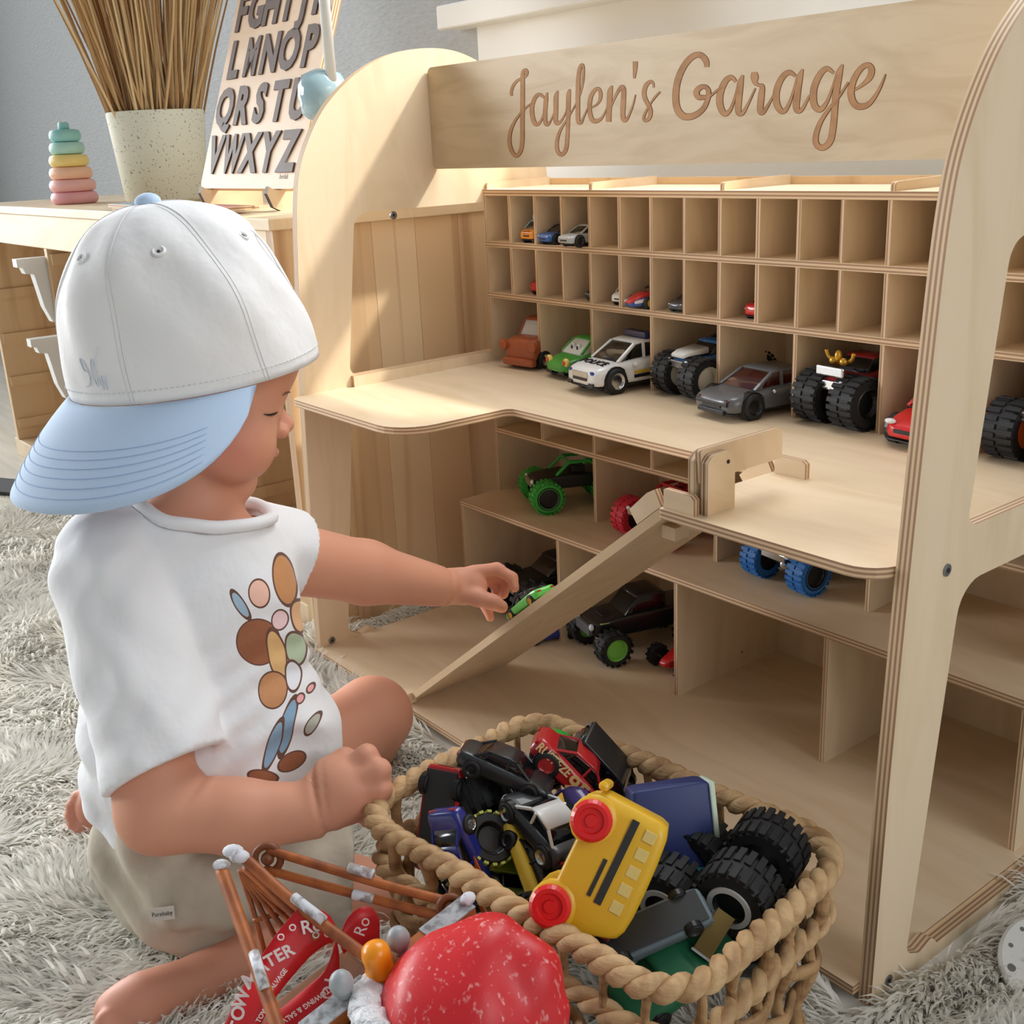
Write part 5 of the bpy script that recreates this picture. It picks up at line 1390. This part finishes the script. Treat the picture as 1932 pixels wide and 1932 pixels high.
b = MB(); q = on(1052, 1412, 2, -21.5); b.ellipsoid((0, 0, 0), (2.0, 2.0, 1.3), 20, 12); b.lathe([(2.0, -.6), (2.1, -.3), (2.1, 0)], 20)
tag(b.build('green_dome', paint('bright_green', (36, 176, 60)), None, smooth=True, loc=tuple(q), R=fu((.8, -.5, 0), (.2, .8, -.5))), 'shiny bright green plastic dome behind the red race car', 'toy part')
R = fu((.66, -.74, .1), (.6, .5, -.5))
car('black toy off-roader tipped on its side at the back of the basket', at(1142, 1450, -22.6, R, 3), R, 7.6, 3.6, 3.0, paint('satin_black', (30, 31, 33), .4), hub_m=mat('dark_hub', (50, 52, 54), .4), style='van', r=1.05)
R = fl((.7, .1, .6), (-.55, -.25, -.6))
monster('black monster truck half buried below the black muscle car', at(990, 1540, -25.5, R, 5), R, 10.5, 9.0, 2.6, black_pl, hub_m=black_pl, lugs=18)
R = fl((.12, .95, .1), (.85, -.1, -.45))
t, L_, W_, H_ = car('red and green toy bus with flame decals standing on end in the basket', at(832, 1545, -24.2, R, 2.6), R, 9.0, 3.8, 3.2, paint('bus_red', (186, 32, 36)), paint('bus_green', (40, 120, 96)), style='van', glass_m=mat('teal_glass', (30, 70, 72), .15))
for i in range(5):
    b = MB(); b.prism([(1.9, 1.0 + .16 * i), (1.98, 1.0 + .16 * i), (1.98, 2.2), (1.9, 2.2)], 0, -2.6 + i * .8, -2.1 + i * .8, (0, 0)); b.build('flame_decal', paint('flame_yellow', (236, 182, 70)), t)
R = fl((.35, -.9, .1), (.8, .2, -.6))
car('metallic dark blue toy car nose down at the left side of the basket', at(872, 1618, -23.4, R, 2.4), R, 8.6, 3.6, 2.6, paint('metal_blue', (34, 44, 128), .25), spokes=10, hub_m=chrome)
b = MB(); q = on(905, 1675, 2, -25.2); b.board((-2.6, -.8, -.06), (2.6, .8, .06))
tag(b.build('track_strip', [paint('track_orange', (214, 104, 40)), paint('track_orange', (214, 104, 40))], None, loc=tuple(q), R=fl((.4, -.9, 0), (.8, .3, -.5))), 'narrow orange plastic track strip beside the dark blue car', 'toy part')
R = fl((.85, -.2, .35), (.1, .55, -.8))
monster('toy truck with lime striped black tyres tipped over in the basket', at(960, 1606, -25.6, R, 4), R, 9.5, 7.0, 2.15, paint('lime_body', (120, 150, 40)), lug_m=paint('lime_lug', (176, 190, 90)), hub_m=black_pl, lugs=18, hub_r=.6)
b = MB(); q = on(968, 1545, 2, -23.6)
bm_y = paint('corn_yellow', (222, 176, 44))
b.ellipsoid((0, 0, 0), (2.2, 1.0, .9), 16, 10)
for i in range(7): b.tube([(-1.9 + i * .62, .9 * math.cos(a), .9 * math.sin(a)) for a in np.linspace(-1.2, 1.8, 7)], .2, 5)
tag(b.build('yellow_shell', bm_y, None, smooth=True, loc=tuple(q), R=fu((.9, .3, 0), (0, .7, -.6))), 'ribbed yellow plastic piece under the black monster truck', 'toy part')
R = fu((-.55, .5, .6), (.3, .75, -.5))
t, L_, W_, H_ = car('black and white toy car seen from its tail beside the school bus', at(1030, 1556, -21.8, R, 2.6), R, 8.0, 4.4, 3.0, paint('satin_black', (30, 31, 33), .4), paint('white_toy', (226, 226, 224)), r=.95)
b = MB(); b.box((-4.1, -1.2, 1.2), (-3.95, 1.2, 2.0)); pl_ = b.build('tail_panel', paint('white_toy', (226, 226, 224)), t)
for s_ in (-1, 1):
    b = MB(); b.lathe([(.22, -4.12), (.22, -4.2)], 10, 0, (0, s_ * .9, 1.6)); b.build('round_lamp', paint('lamp_red', (206, 66, 36)), pl_)
R = fu((.8, .2, .4), (0, .8, -.6))
car('small purple toy car between the race car and the school bus', at(1092, 1520, -23.2, R, 2), R, 6.4, 3.0, 2.6, paint('purple_toy', (70, 50, 120)), hub_m=black_pl)
R = fu((-.3, .7, .5), (.75, .4, -.5))
car('yellow and black toy car under the left edge of the school bus', at(1012, 1640, -24.6, R, 2.4), R, 8.4, 3.6, 2.6, paint('taxi_yellow', (222, 190, 56)), black_pl, hub_m=black_pl)
b = MB(); q = on(1052, 1512, 2, -21.8); b.prism([(-.9, -.3), (.9, -.3), (.6, .5), (-.6, .4)], 1, -.1, .1, (0, 0))
tag(b.build('spoiler', paint('flame_yellow', (236, 182, 70)), None, loc=tuple(q), R=fl((.5, -.8, 0), (.5, .5, -.6))), 'small yellow spoiler piece beside the red race car', 'toy part')
# school bus
R = fu((-.44, -.87, -.1), (.86, -.44, -.22))
t = thing('toy_school_bus', 'yellow plastic school bus with red wheels lying on its side in the basket', 'toy bus', at(1138, 1650, -20.6, R, 7), R)
yb = mat('bus_yellow', (228, 178, 34), .42, coat=.15)
P = [(-5.6, .9, 6.0, 2.4), (-5.3, .7, 6.6, 2.7), (0, .7, 6.8, 2.75), (2.9, .7, 6.7, 2.7), (3.5, .8, 6.0, 2.6), (3.8, .9, 4.3, 2.5), (5.2, .9, 3.9, 2.3), (5.9, 1.1, 3.2, 2.0)]
b = MB(); b.loft([rring(x, zb, zt, hw, .7, 5) for x, zb, zt, hw in P]); b.build('body', yb, t, smooth=True, subsurf=1)
for s_ in (-1, 1):
    for i in range(5):
        b = MB(); b.box((-4.6 + i * 1.35, s_ * 2.72 - .06, 4.9), (-3.75 + i * 1.35, s_ * 2.72 + .06, 5.8)); b.build('window', mat('bus_window', (226, 200, 120), .3), t, bevel=.05)
    b = MB(); b.box((-4.8, s_ * 2.76 - .05, 3.75), (1.6, s_ * 2.76 + .05, 4.3)); b.build('stripe', mat('stripe_dark', (44, 46, 44), .5), t)
    b = MB(); b.box((-1.4, s_ * 2.76 - .05, 3.1), (1.4, s_ * 2.76 + .05, 3.4)); b.build('stripe', mat('stripe_dark', (44, 46, 44), .5), t)
    for x in (-3.4, 3.2):
        b = MB(); b.ellipsoid((x, s_ * 2.5, 1.3), (1.9, .5, 1.75), 18, 8); b.build('wheel_guard', yb, t, smooth=True)
        b = MB(); b.lathe([(1.2, s_ * 2.7), (1.5, s_ * 3.1), (1.5, s_ * 3.7), (1.25, s_ * 3.95), (.95, s_ * 3.95), (.85, s_ * 3.7), (.5, s_ * 3.7), (.42, s_ * 3.9), (.15, s_ * 3.9)], 26, 1, (x, 0, 1.2)); b.build('wheel', mat('bus_wheel', (222, 30, 28), .35, coat=.2), t, smooth=False)
    b = MB(); b.ellipsoid((6.0, s_ * 1.5, 2.6), (.3, .5, .5), 12, 8); b.build('headlight', mat('clear_lamp', (220, 226, 230), 0.15, coat=.5), t, smooth=True)
b = MB(); b.box((3.3, -2.1, 4.5), (3.72, 2.1, 5.9)); b.build('windscreen', mat('maroon_screen', (92, 26, 28), .3), t, bevel=.1)
b = MB(); b.box((5.6, -2.5, .6), (6.5, 2.5, 1.5)); b.build('bumper', yb, t, bevel=.3)
b = MB(); b.box((-6.2, -2.6, .5), (-5.5, 2.6, 1.3)); b.build('bumper', yb, t, bevel=.3)
# navy box van
R = fl((.1, -.95, .0), (-.95, -.08, -.15))
t = thing('toy_box_van', 'navy blue toy box van lying on its back against the basket wall', 'toy car', at(1264, 1556, -22.0, R, 0), R)
nv = mat('navy_toy', (34, 48, 104), .5)
b = MB(); b.loft([rring(-3.4, -1.4, .9, 2.9, .5), rring(-3.2, -1.5, 1.3, 3.2, .6), rring(3.0, -1.5, 1.4, 3.2, .6), rring(3.4, -1.4, 1.0, 2.9, .5)]); b.build('box', nv, t, smooth=True)
b = MB(); b.loft([rring(-3.3, -1.6, 1.0, .22, .2), rring(3.3, -1.6, 1.0, .22, .2)]); b.build('pale_edge', mat('pale_green_trim', (206, 222, 200), .5), t, loc=(0, -3.35, 0), smooth=True)
b = MB(); b.box((3.3, -1.6, .2), (3.5, 1.6, .9)); b.build('plate', mat('plate_white', (214, 214, 206), .5), t)
for s_ in (-1, 1):
    b = MB(); b.box((-3.0, s_ * .2 + s_ * 1.2 - 1.0, 1.33), (2.8, s_ * .2 + s_ * 1.2 + 1.0, 1.42)); b.build('roof_panel', nv, t, bevel=.04)
b = MB(); q = on(1303, 1640, 2, -25); b.board((-1.4, -.7, -.5), (1.4, .7, .5))
tag(b.build('teal_block', [mat('teal_toy', (60, 140, 150), .5)] * 2, None, bevel=.1, loc=tuple(q), R=fu((1, -.1, 0), (0, .8, -.5))), 'small teal plastic block below the navy van', 'toy part')
# big-wheeled truck
R = fl((-.75, -.25, .65), (.6, .35, .7))
Lm, Wm, rm = 9.2, 8.8, 2.85; wm = rm * 1.15
pt = on(1392, 1688, 2, -22.8) - R @ np.array((-Lm * .33, -(Wm / 2 - wm / 2), rm * 1.05))
monster('large black monster truck with white ringed wheels lying in the near corner of the basket', tuple(pt), R, Lm, Wm, rm, black_pl, hub_m=mat('ring_dark', (30, 31, 33), .4), lugs=22, hub_r=.52)
tr_ = [o_ for o_ in col.objects if o_.get('label', '').startswith('large black monster truck with white')][0]
for w_ in [c_ for c_ in tr_.children if c_.name.startswith('wheel')]:
    s_ = 1 if w_.location.y > 0 else -1
    b = MB(); b.lathe([(rm * .46, s_ * wm * .54), (rm * .60, s_ * wm * .54), (rm * .61, s_ * wm * .5), (rm * .46, s_ * wm * .5)], 28, 1, caps=False); b.build('ring', mat('ring_white', (196, 198, 196), .4), w_)
R = fl((.92, .36, .1), (.3, -.55, -.75))
car('grey green toy car upside down showing its chassis near the basket edge', at(1228, 1756, -23.6, R, 2), R, 9.0, 3.2, 2.2, mat('grey_green', (92, 106, 112), .5), mat('grey_green', (92, 106, 112), .5), hub_m=mat('dark_hub', (50, 52, 54), .4))
b = MB(); q = on(1347, 1762, 2, -23.6); b.board((-1.7, -.7, -.15), (1.7, .7, .15)); b.box((-1.8, -.8, -.25), (-1.6, .8, .25), 1)
tag(b.build('yellow_plate', [mat('dull_yellow', (120, 98, 40), .5), chrome], None, bevel=.05, loc=tuple(q), R=fl((.55, .75, .2), (.7, -.5, -.3))), 'yellow plate with chrome edge beside the ringed wheel', 'toy part')
R = fu((.75, .5, .2), (-.1, .75, -.6))
car('dark green toy pickup truck low in the near corner of the basket', at(1268, 1830, -26.2, R, 3), R, 9.5, 4.4, 3.0, mat('pickup_green', (34, 110, 72), .5), style='truck', name='toy_truck', glass_m=mat('pickup_green', (34, 110, 72), .5), hub_m=black_pl)
for i, (u, v, z, lab) in enumerate(((1120, 1720, -29, 'black toy car deep in the basket under the school bus'), (1400, 1800, -29, 'black toy car deep in the basket below the ringed wheels'), (1200, 1600, -30, 'black toy car at the bottom of the basket below the navy van'), (900, 1680, -30, 'black toy car at the bottom left of the basket'), (1330, 1700, -31, 'black toy car at the bottom of the basket under the monster truck'))):
    R = fu((.8, .2 * i - .4, .4), (.1, .8, -.5))
    car(lab, at(u, v, z, R, 2), R, 8.6, 3.8, 2.8, paint('satin_black', (30, 31, 33), .4), hub_m=black_pl)

# ------------------------------------------------------------------ tow truck with santa hat in the foreground
rust = mat('boom_rust', (176, 98, 44), .5, noise=((126, 64, 30), (60, 60, 60), 4.0, .4, .7))
snow = mat('snowy_paint', (214, 216, 222), .7, noise=((150, 140, 136), (120, 120, 120), 4.0, .45, .6))
snow_grey = mat('snow_grey', (170, 172, 176), .6, noise=((120, 118, 118), (150, 150, 150), 4.0, .45, .65))
A1, B1 = C(575, 1945, 70.0), C(884, 1702, 77.5)
lat = B1 - A1; lat /= np.linalg.norm(lat)
upv = np.array((0, 0, 1.0)); upv = upv - lat * (upv @ lat); upv /= np.linalg.norm(upv); fwd = np.cross(upv, -lat)
if fwd @ view(1, -.3, 0) < 0: fwd = -fwd
mid = (A1 + B1) / 2
TB = (mid[0], mid[1], ZF)
tow = thing('toy_tow_truck', 'rust brown toy tow truck wearing a red santa hat in the foreground', 'toy truck', TB)
TL = tuple(-np.array(TB))


def tp(m_, name, mt, smooth=True, parent=tow, **k):
    return m_.build(name, mt, parent, loc=TL if parent is tow else None, smooth=smooth, **k)


zb_ = ZF
RT = np.stack([fwd, np.cross(upv, fwd), upv], 1)
# bar with lamps
b = MB(); b.box((-.75, -np.linalg.norm(B1 - A1) / 2, -1.1), (.75, np.linalg.norm(B1 - A1) / 2, 0), R=np.stack([fwd, lat, upv], 1), at=mid); tp(b, 'light_bar', rust, False, bevel=.12)
for t0, t1 in ((0, .36), (.72, 1.0)):
    a0 = A1 + (B1 - A1) * t0; a1 = A1 + (B1 - A1) * t1; ln = np.linalg.norm(a1 - a0) / 2
    b = MB(); b.box((-.8, -ln, 0), (.8, ln, .12), R=np.stack([fwd, lat, upv], 1), at=(a0 + a1) / 2); tp(b, 'snow_cap', snow_grey, False, bevel=.05)
bq = A1 + (B1 - A1) * .44
b = MB(); b.loft([[bq + RT @ np.array((r_ * math.cos(a), r_ * math.sin(a), h_)) for a in np.linspace(0, 2 * math.pi, 22, endpoint=False)] for r_, h_ in ((1.05, 0), (1.0, .25), (.9, .5), (.92, .9), (.95, 1.5), (.85, 1.95), (.5, 2.25), (.1, 2.35))]); tp(b, 'beacon', mat('beacon_orange', (240, 150, 24), .3, sss=.1))
for t0 in (.24, .58):
    q = A1 + (B1 - A1) * t0 - fwd * .2 + upv * 1.1
    b = MB(); b.ellipsoid(q, (.75, .8, .95), 16, 10, R=RT); b.tube([q - upv * 1.2, q - upv * .6], .5, 10); tp(b, 'flood_lamp', mat('lamp_grey', (158, 164, 166), .4))
b = MB(); b.ellipsoid(B1 + upv * .3, (.5, .6, .4), 12, 8, R=RT); tp(b, 'bar_end', snow)
# boom rods
def rod(name, pts, r_, mt): 
    b = MB(); b.tube(catmull([C(*p) for p in pts], 6), r_, 9); return tp(b, name, mt)
rod('boom_rod', [(418, 1640, 79), (450, 1730, 76.5), (490, 1840, 73.5), (530, 1955, 70.5)], .46, rust)
rod('boom_rod', [(455, 1612, 81), (540, 1690, 79), (620, 1752, 77), (702, 1812, 74.8)], .42, rust)
rod('boom_rod', [(462, 1635, 81), (530, 1700, 79.5), (600, 1770, 78)], .34, rust)
rod('boom_rod', [(505, 1603, 82.5), (600, 1632, 81.5), (720, 1668, 80), (850, 1702, 78.4)], .34, rust)
rod('boom_rod', [(500, 1640, 82.5), (600, 1668, 81.5), (720, 1700, 80), (835, 1730, 78.4)], .34, rust)
for k in range(5):
    rod('truss_rod', [(452, 1640, 81.5), (475 + 14 * k, 1710, 81 - k * .2), (500 + 32 * k, 1800 - 6 * k, 80 - k * .4)], .2, rust)
rod('cross_rod', [(478, 1738, 80.6), (530, 1722, 80.6)], .18, rust)
b = MB()
for (u, v, d, r_) in ((440, 1606, 81, .62), (452, 1616, 80.6, .6), (418, 1632, 79, .5)): b.ellipsoid(C(u, v, d), (r_ * 1.25, r_ * .8, r_), 12, 8, R=VF)
tp(b, 'boom_head', snow)
for (u, v, d, r_) in ((505, 1620, 82.4, .95), (850, 1712, 78.2, .75)):
    b = MB(); b.tube([C(u, v, d) + view(r_ * math.cos(a), r_ * math.sin(a), 0) for a in np.linspace(0, 2 * math.pi, 20, endpoint=False)], .28, 7, closed=True); b.ellipsoid(C(u, v, d), (.5, .5, .5), 10, 7); tp(b, 'pulley', mat('rust_dark2', (120, 66, 34), .5))
for pts in ([(660, 1640, 80.7), (705, 1653, 80.1)], [(480, 1800, 74.2), (500, 1868, 72.4)], [(555, 1696, 78.4), (612, 1740, 77)], [(668, 1690, 80.5), (705, 1700, 80)]):
    b = MB(); b.tube([C(u, v, d) + upv * .16 for u, v, d in pts], .36, 8); tp(b, 'frost', snow)
# body, cab and wheels below the frame edge
hz = (mid[2] - 1.2) - ZF
b = MB(); b.loft([[np.array(TB) + fwd * x + lat * p[0] + np.array((0, 0, p[1])) for p in round_poly([(-hw, zb0, .8), (hw, zb0, .8), (hw, zt, 1.2), (-hw, zt, 1.2)], 4)] for x, zb0, zt, hw in ((-1.0, 3, hz, 5.6), (0, 3, hz, 6.0), (4, 3, hz, 6.0), (8, 3, hz * .97, 5.8), (10.2, 3, hz * .62, 6.2), (16, 3, hz * .56, 6.0), (18, 3.4, hz * .45, 5.2))]); tp(b, 'cab', mat('cab_rust', (128, 76, 46), .55), True)
b = MB(); b.box((-15, -5.5, 3.2), (-1.0, 5.5, 7.5), R=np.stack([fwd, lat, (0, 0, 1)], 1), at=TB); tp(b, 'bed', mat('bed_rust', (104, 66, 46), .6, noise=((150, 100, 70), (20, 20, 20), 3.0, .4, .7)), False, bevel=.5)
for x in (-9.5, 12):
    for s_ in (-1, 1):
        cw = np.array(TB) + fwd * x + lat * s_ * 5.6 + np.array((0, 0, 3.1))
        b = MB(); b.loft([[cw + lat * s_ * h_ + r_ * (math.cos(a) * fwd + math.sin(a) * np.array((0, 0, 1.0))) for a in np.linspace(0, 2 * math.pi, 22, endpoint=False)] for r_, h_ in ((1.5, -1.0), (2.9, -1.0), (3.1, -.6), (3.1, .6), (2.9, 1.0), (1.7, 1.0), (1.5, .8), (.3, .9))]); tp(b, 'wheel', rubber, False)
# hat
hcn = C(878, 1928, 71.5)
hat_m = mat('hat_red', (206, 34, 40), .42, noise=((236, 168, 166), (260, 260, 120), 8.0, .58, .76))
hv = Vol(hcn - 13, hcn + 13, .25)
hv.ell(hcn + AX_U * .2, (5.5, 5.6, 5.2), VF, 1)
hv.cap(C(930, 1800, 71.5), C(1000, 1838, 71.0), 2.5, 1.9, 1.4).cap(C(1000, 1838, 71.0), C(1036, 1905, 70.4), 2.0, 1.3, 1.0).cap(C(1036, 1905, 70.4), C(1050, 1960, 70), 1.3, .9, .6)
X, Y, Z = np.meshgrid(*hv.ax, indexing='ij', sparse=True)
hv.F += (.10 * np.sin(X * 1.1 + Z) + .08 * np.sin(Y * 1.4 - Z * .8)).astype(np.float32)
hv.cut(hcn - np.array((0, 0, 2.6)), (0, 0, -1), .3, hcn - 13, np.array((hcn[0] + 13, hcn[1] + 13, hcn[2])))
V, Fc = hv.mesh(); hat = skin_obj('santa_hat', V, Fc, hat_m, tow, TB, None, 1); hat['label'] = 'red santa hat with white fur trim'
b = MB()
tc_ = C(842, 1945, 71.0); ta_ = C(690, 1900, 71.2) - tc_; tb_ = C(850, 2040, 66.5) - tc_
trim = [tc_ + math.cos(a) * ta_ + math.sin(a) * tb_ for a in np.linspace(0, 2 * math.pi, 60, endpoint=False)]
b.tube(trim, [1.15 + .12 * math.sin(i * 2.4) + .08 * math.sin(i * 5.1) for i in range(60)], 10, closed=True); b.build('fur_trim', mat('fur_white', (228, 228, 230), .9, bump=((120, 120, 120), .9, .01)), hat, smooth=True)
b = MB(); q = C(1052, 1985, 69.8); b.ellipsoid(q, (1.6, 1.5, 1.5), 16, 10); b.build('pompom', mat('fur_white', (228, 228, 230), .9), hat, smooth=True)
for o_ in hat.children: o_.location = Vector(TL) * S

# ------------------------------------------------------------------ red ribbon with lettering, looped over the boom
red_r = mat('ribbon_red', (200, 26, 34), .4); white_ink = mat('ribbon_ink', (238, 226, 224), .5)
rib = thing('gift_ribbon', 'red satin ribbon with white lettering looped on the toy tow truck', 'ribbon', tuple(C(560, 1850, 77)))
RL = tuple(-C(560, 1850, 77))


def band(edge_a, edge_b, n=10):
    ea = catmull([C(*p) for p in edge_a], n); eb = catmull([C(*p) for p in edge_b], n)
    return ea, eb


loops = [
 ([(408, 1965, 74), (440, 1895, 75), (478, 1828, 76.2), (520, 1764, 77.2), (562, 1714, 78)], [(478, 1965, 74.4), (512, 1895, 75.4), (552, 1842, 76.8), (596, 1795, 77.8), (640, 1770, 78.4)]),
 ([(562, 1714, 78), (600, 1716, 78.6), (622, 1728, 79.4)], [(640, 1770, 78.4), (646, 1772, 79), (650, 1776, 79.6)]),
 ([(634, 1772, 79.4), (640, 1800, 79.8), (638, 1850, 79.6), (620, 1905, 78.6), (590, 1965, 77.4)], [(630, 1786, 79.6), (612, 1832, 79.8), (572, 1868, 79.4), (522, 1910, 78.4), (460, 1965, 77.2)]),
 ([(640, 1776, 79.8), (652, 1738, 80.4), (676, 1714, 80.8), (700, 1712, 81.2), (716, 1734, 81.4)], [(648, 1800, 79.9), (668, 1784, 80.4), (690, 1786, 80.8), (706, 1784, 81.2), (716, 1770, 81.4)]),
]
for ea, eb in loops:
    a_, b_ = band(ea, eb); n_ = min(len(a_), len(b_)); b = MB()
    if len(a_) != len(b_): a_ = a_[:n_]; b_ = b_[:n_]
    rows_ = [[a_[i] * (1 - t) + b_[i] * t for t in (0, .33, .66, 1)] for i in range(n_)]
    b.loft(rows_, caps=False, closed_ring=False); o = b.build('ribbon_loop', red_r, rib, loc=RL, smooth=True)
    md = o.modifiers.new('thick', 'SOLIDIFY'); md.thickness = .06 * S; md.offset = 0


def rtext(s_, size, u, v, d, du, dv, parent=rib, font_off=.03):
    """lettering along the band direction (du, dv) in the photographer's right/up sense"""
    x = view(du, dv, 0); x /= np.linalg.norm(x); z = -AX_F; y = np.cross(z, x)
    text_mesh('ribbon_text', s_, size, white_ink, parent, tuple(C(u, v, d) + np.array(RL)), np.stack([x, y, z], 1), offset=font_off, extrude=.01)


for ch, u, v, s_ in (('R', 544, 1795, 1.05), ('E', 527, 1803, 1.05), ('T', 510, 1813, 1.05), ('A', 494, 1826, 1.05), ('M', 474, 1850, 1.3), ('W', 456, 1884, 1.15), ('O', 450, 1912, 1.1), ('T', 446, 1940, 1.1)):
    rtext(ch, s_ * 1.15, u, v, 74.2 if v > 1860 else 75.4, .62, .78) if False else rtext(ch, s_ * 1.1, u, v, 74.0 if v > 1860 else 75.2, .8 if v < 1860 else .35, .45 if v < 1860 else .93)
rtext('SALVAGE', .45, 524, 1850, 75.6, .6, .8, font_off=.01)
rtext('TOWING', .45, 500, 1905, 74.6, .5, .86, font_off=.01)
rtext('Ro', 1.3, 588, 1748, 77.4, .9, .2, font_off=.02)
rtext('Ro', 1.2, 684, 1748, 79.8, .35, .93, font_off=.0)
rtext('TOWING & SALVAGE', .5, 566, 1905, 77.0, -.8, -.55, font_off=.01)
rtext('TOW', 1.2, 616, 1880, 79.0, -.2, -.97, font_off=.02)
for u, v, d in ((552, 1750, 77), (618, 1762, 77.4), (530, 1768, 76.6), (596, 1764, 77.6)):
    b = MB(); b.tube([C(u, v, d) + view(.2 * math.cos(a), .2 * math.sin(a), 0) for a in np.linspace(0, 6.283, 12, endpoint=False)], .05, 5, closed=True); b.build('ribbon_dot', white_ink, rib, loc=RL)

# ------------------------------------------------------------------ white perforated disc at the right edge
dc = C(1992, 1800, 93)
Rd = frame(view(1, 0, 0), np.array((0.25, -0.45, .86)))
disc = thing('perforated_disc', 'white plastic disc with a ring of holes on the rug at the right edge', 'disc', tuple(np.array((dc[0], dc[1], ZF + 2.2))), Rd)
b = MB(); b.lathe([(.3, 0), (4.3, 0), (4.5, .15), (4.5, .5), (4.3, .7), (.3, .7)], 48); b.build('plate', mat('disc_white', (214, 212, 206), .5), disc)
for k in range(12):
    a = 2 * math.pi * k / 12; r_ = .34 if k % 3 == 0 else .2
    b = MB(); b.lathe([(r_, .69), (r_, .72)], 14, 2, (3.7 * math.cos(a), 3.7 * math.sin(a), 0)); b.build('hole', mat('hole_grey', (110, 104, 98), .8), disc)
for k in range(5):
    a = 2 * math.pi * k / 5; b = MB(); b.lathe([(.5, .69), (.5, .72)], 14, 2, (2.2 * math.cos(a), 2.2 * math.sin(a), 0)); b.build('hole', mat('hole_grey', (110, 104, 98), .8), disc)
# black floor mat edge by the sideboard
q = on(20, 948, 2, ZF)
b = MB(); b.box((-14, -4, 0), (14, 5, .9)); tag(b.build('floor_mat', mat('black_mat', (34, 34, 36), .8), None, bevel=.2, loc=(q[0] - 12, q[1] + 2, ZF), R=rotz(.5)), 'black mat lying on the floor past the end of the rug', 'mat')
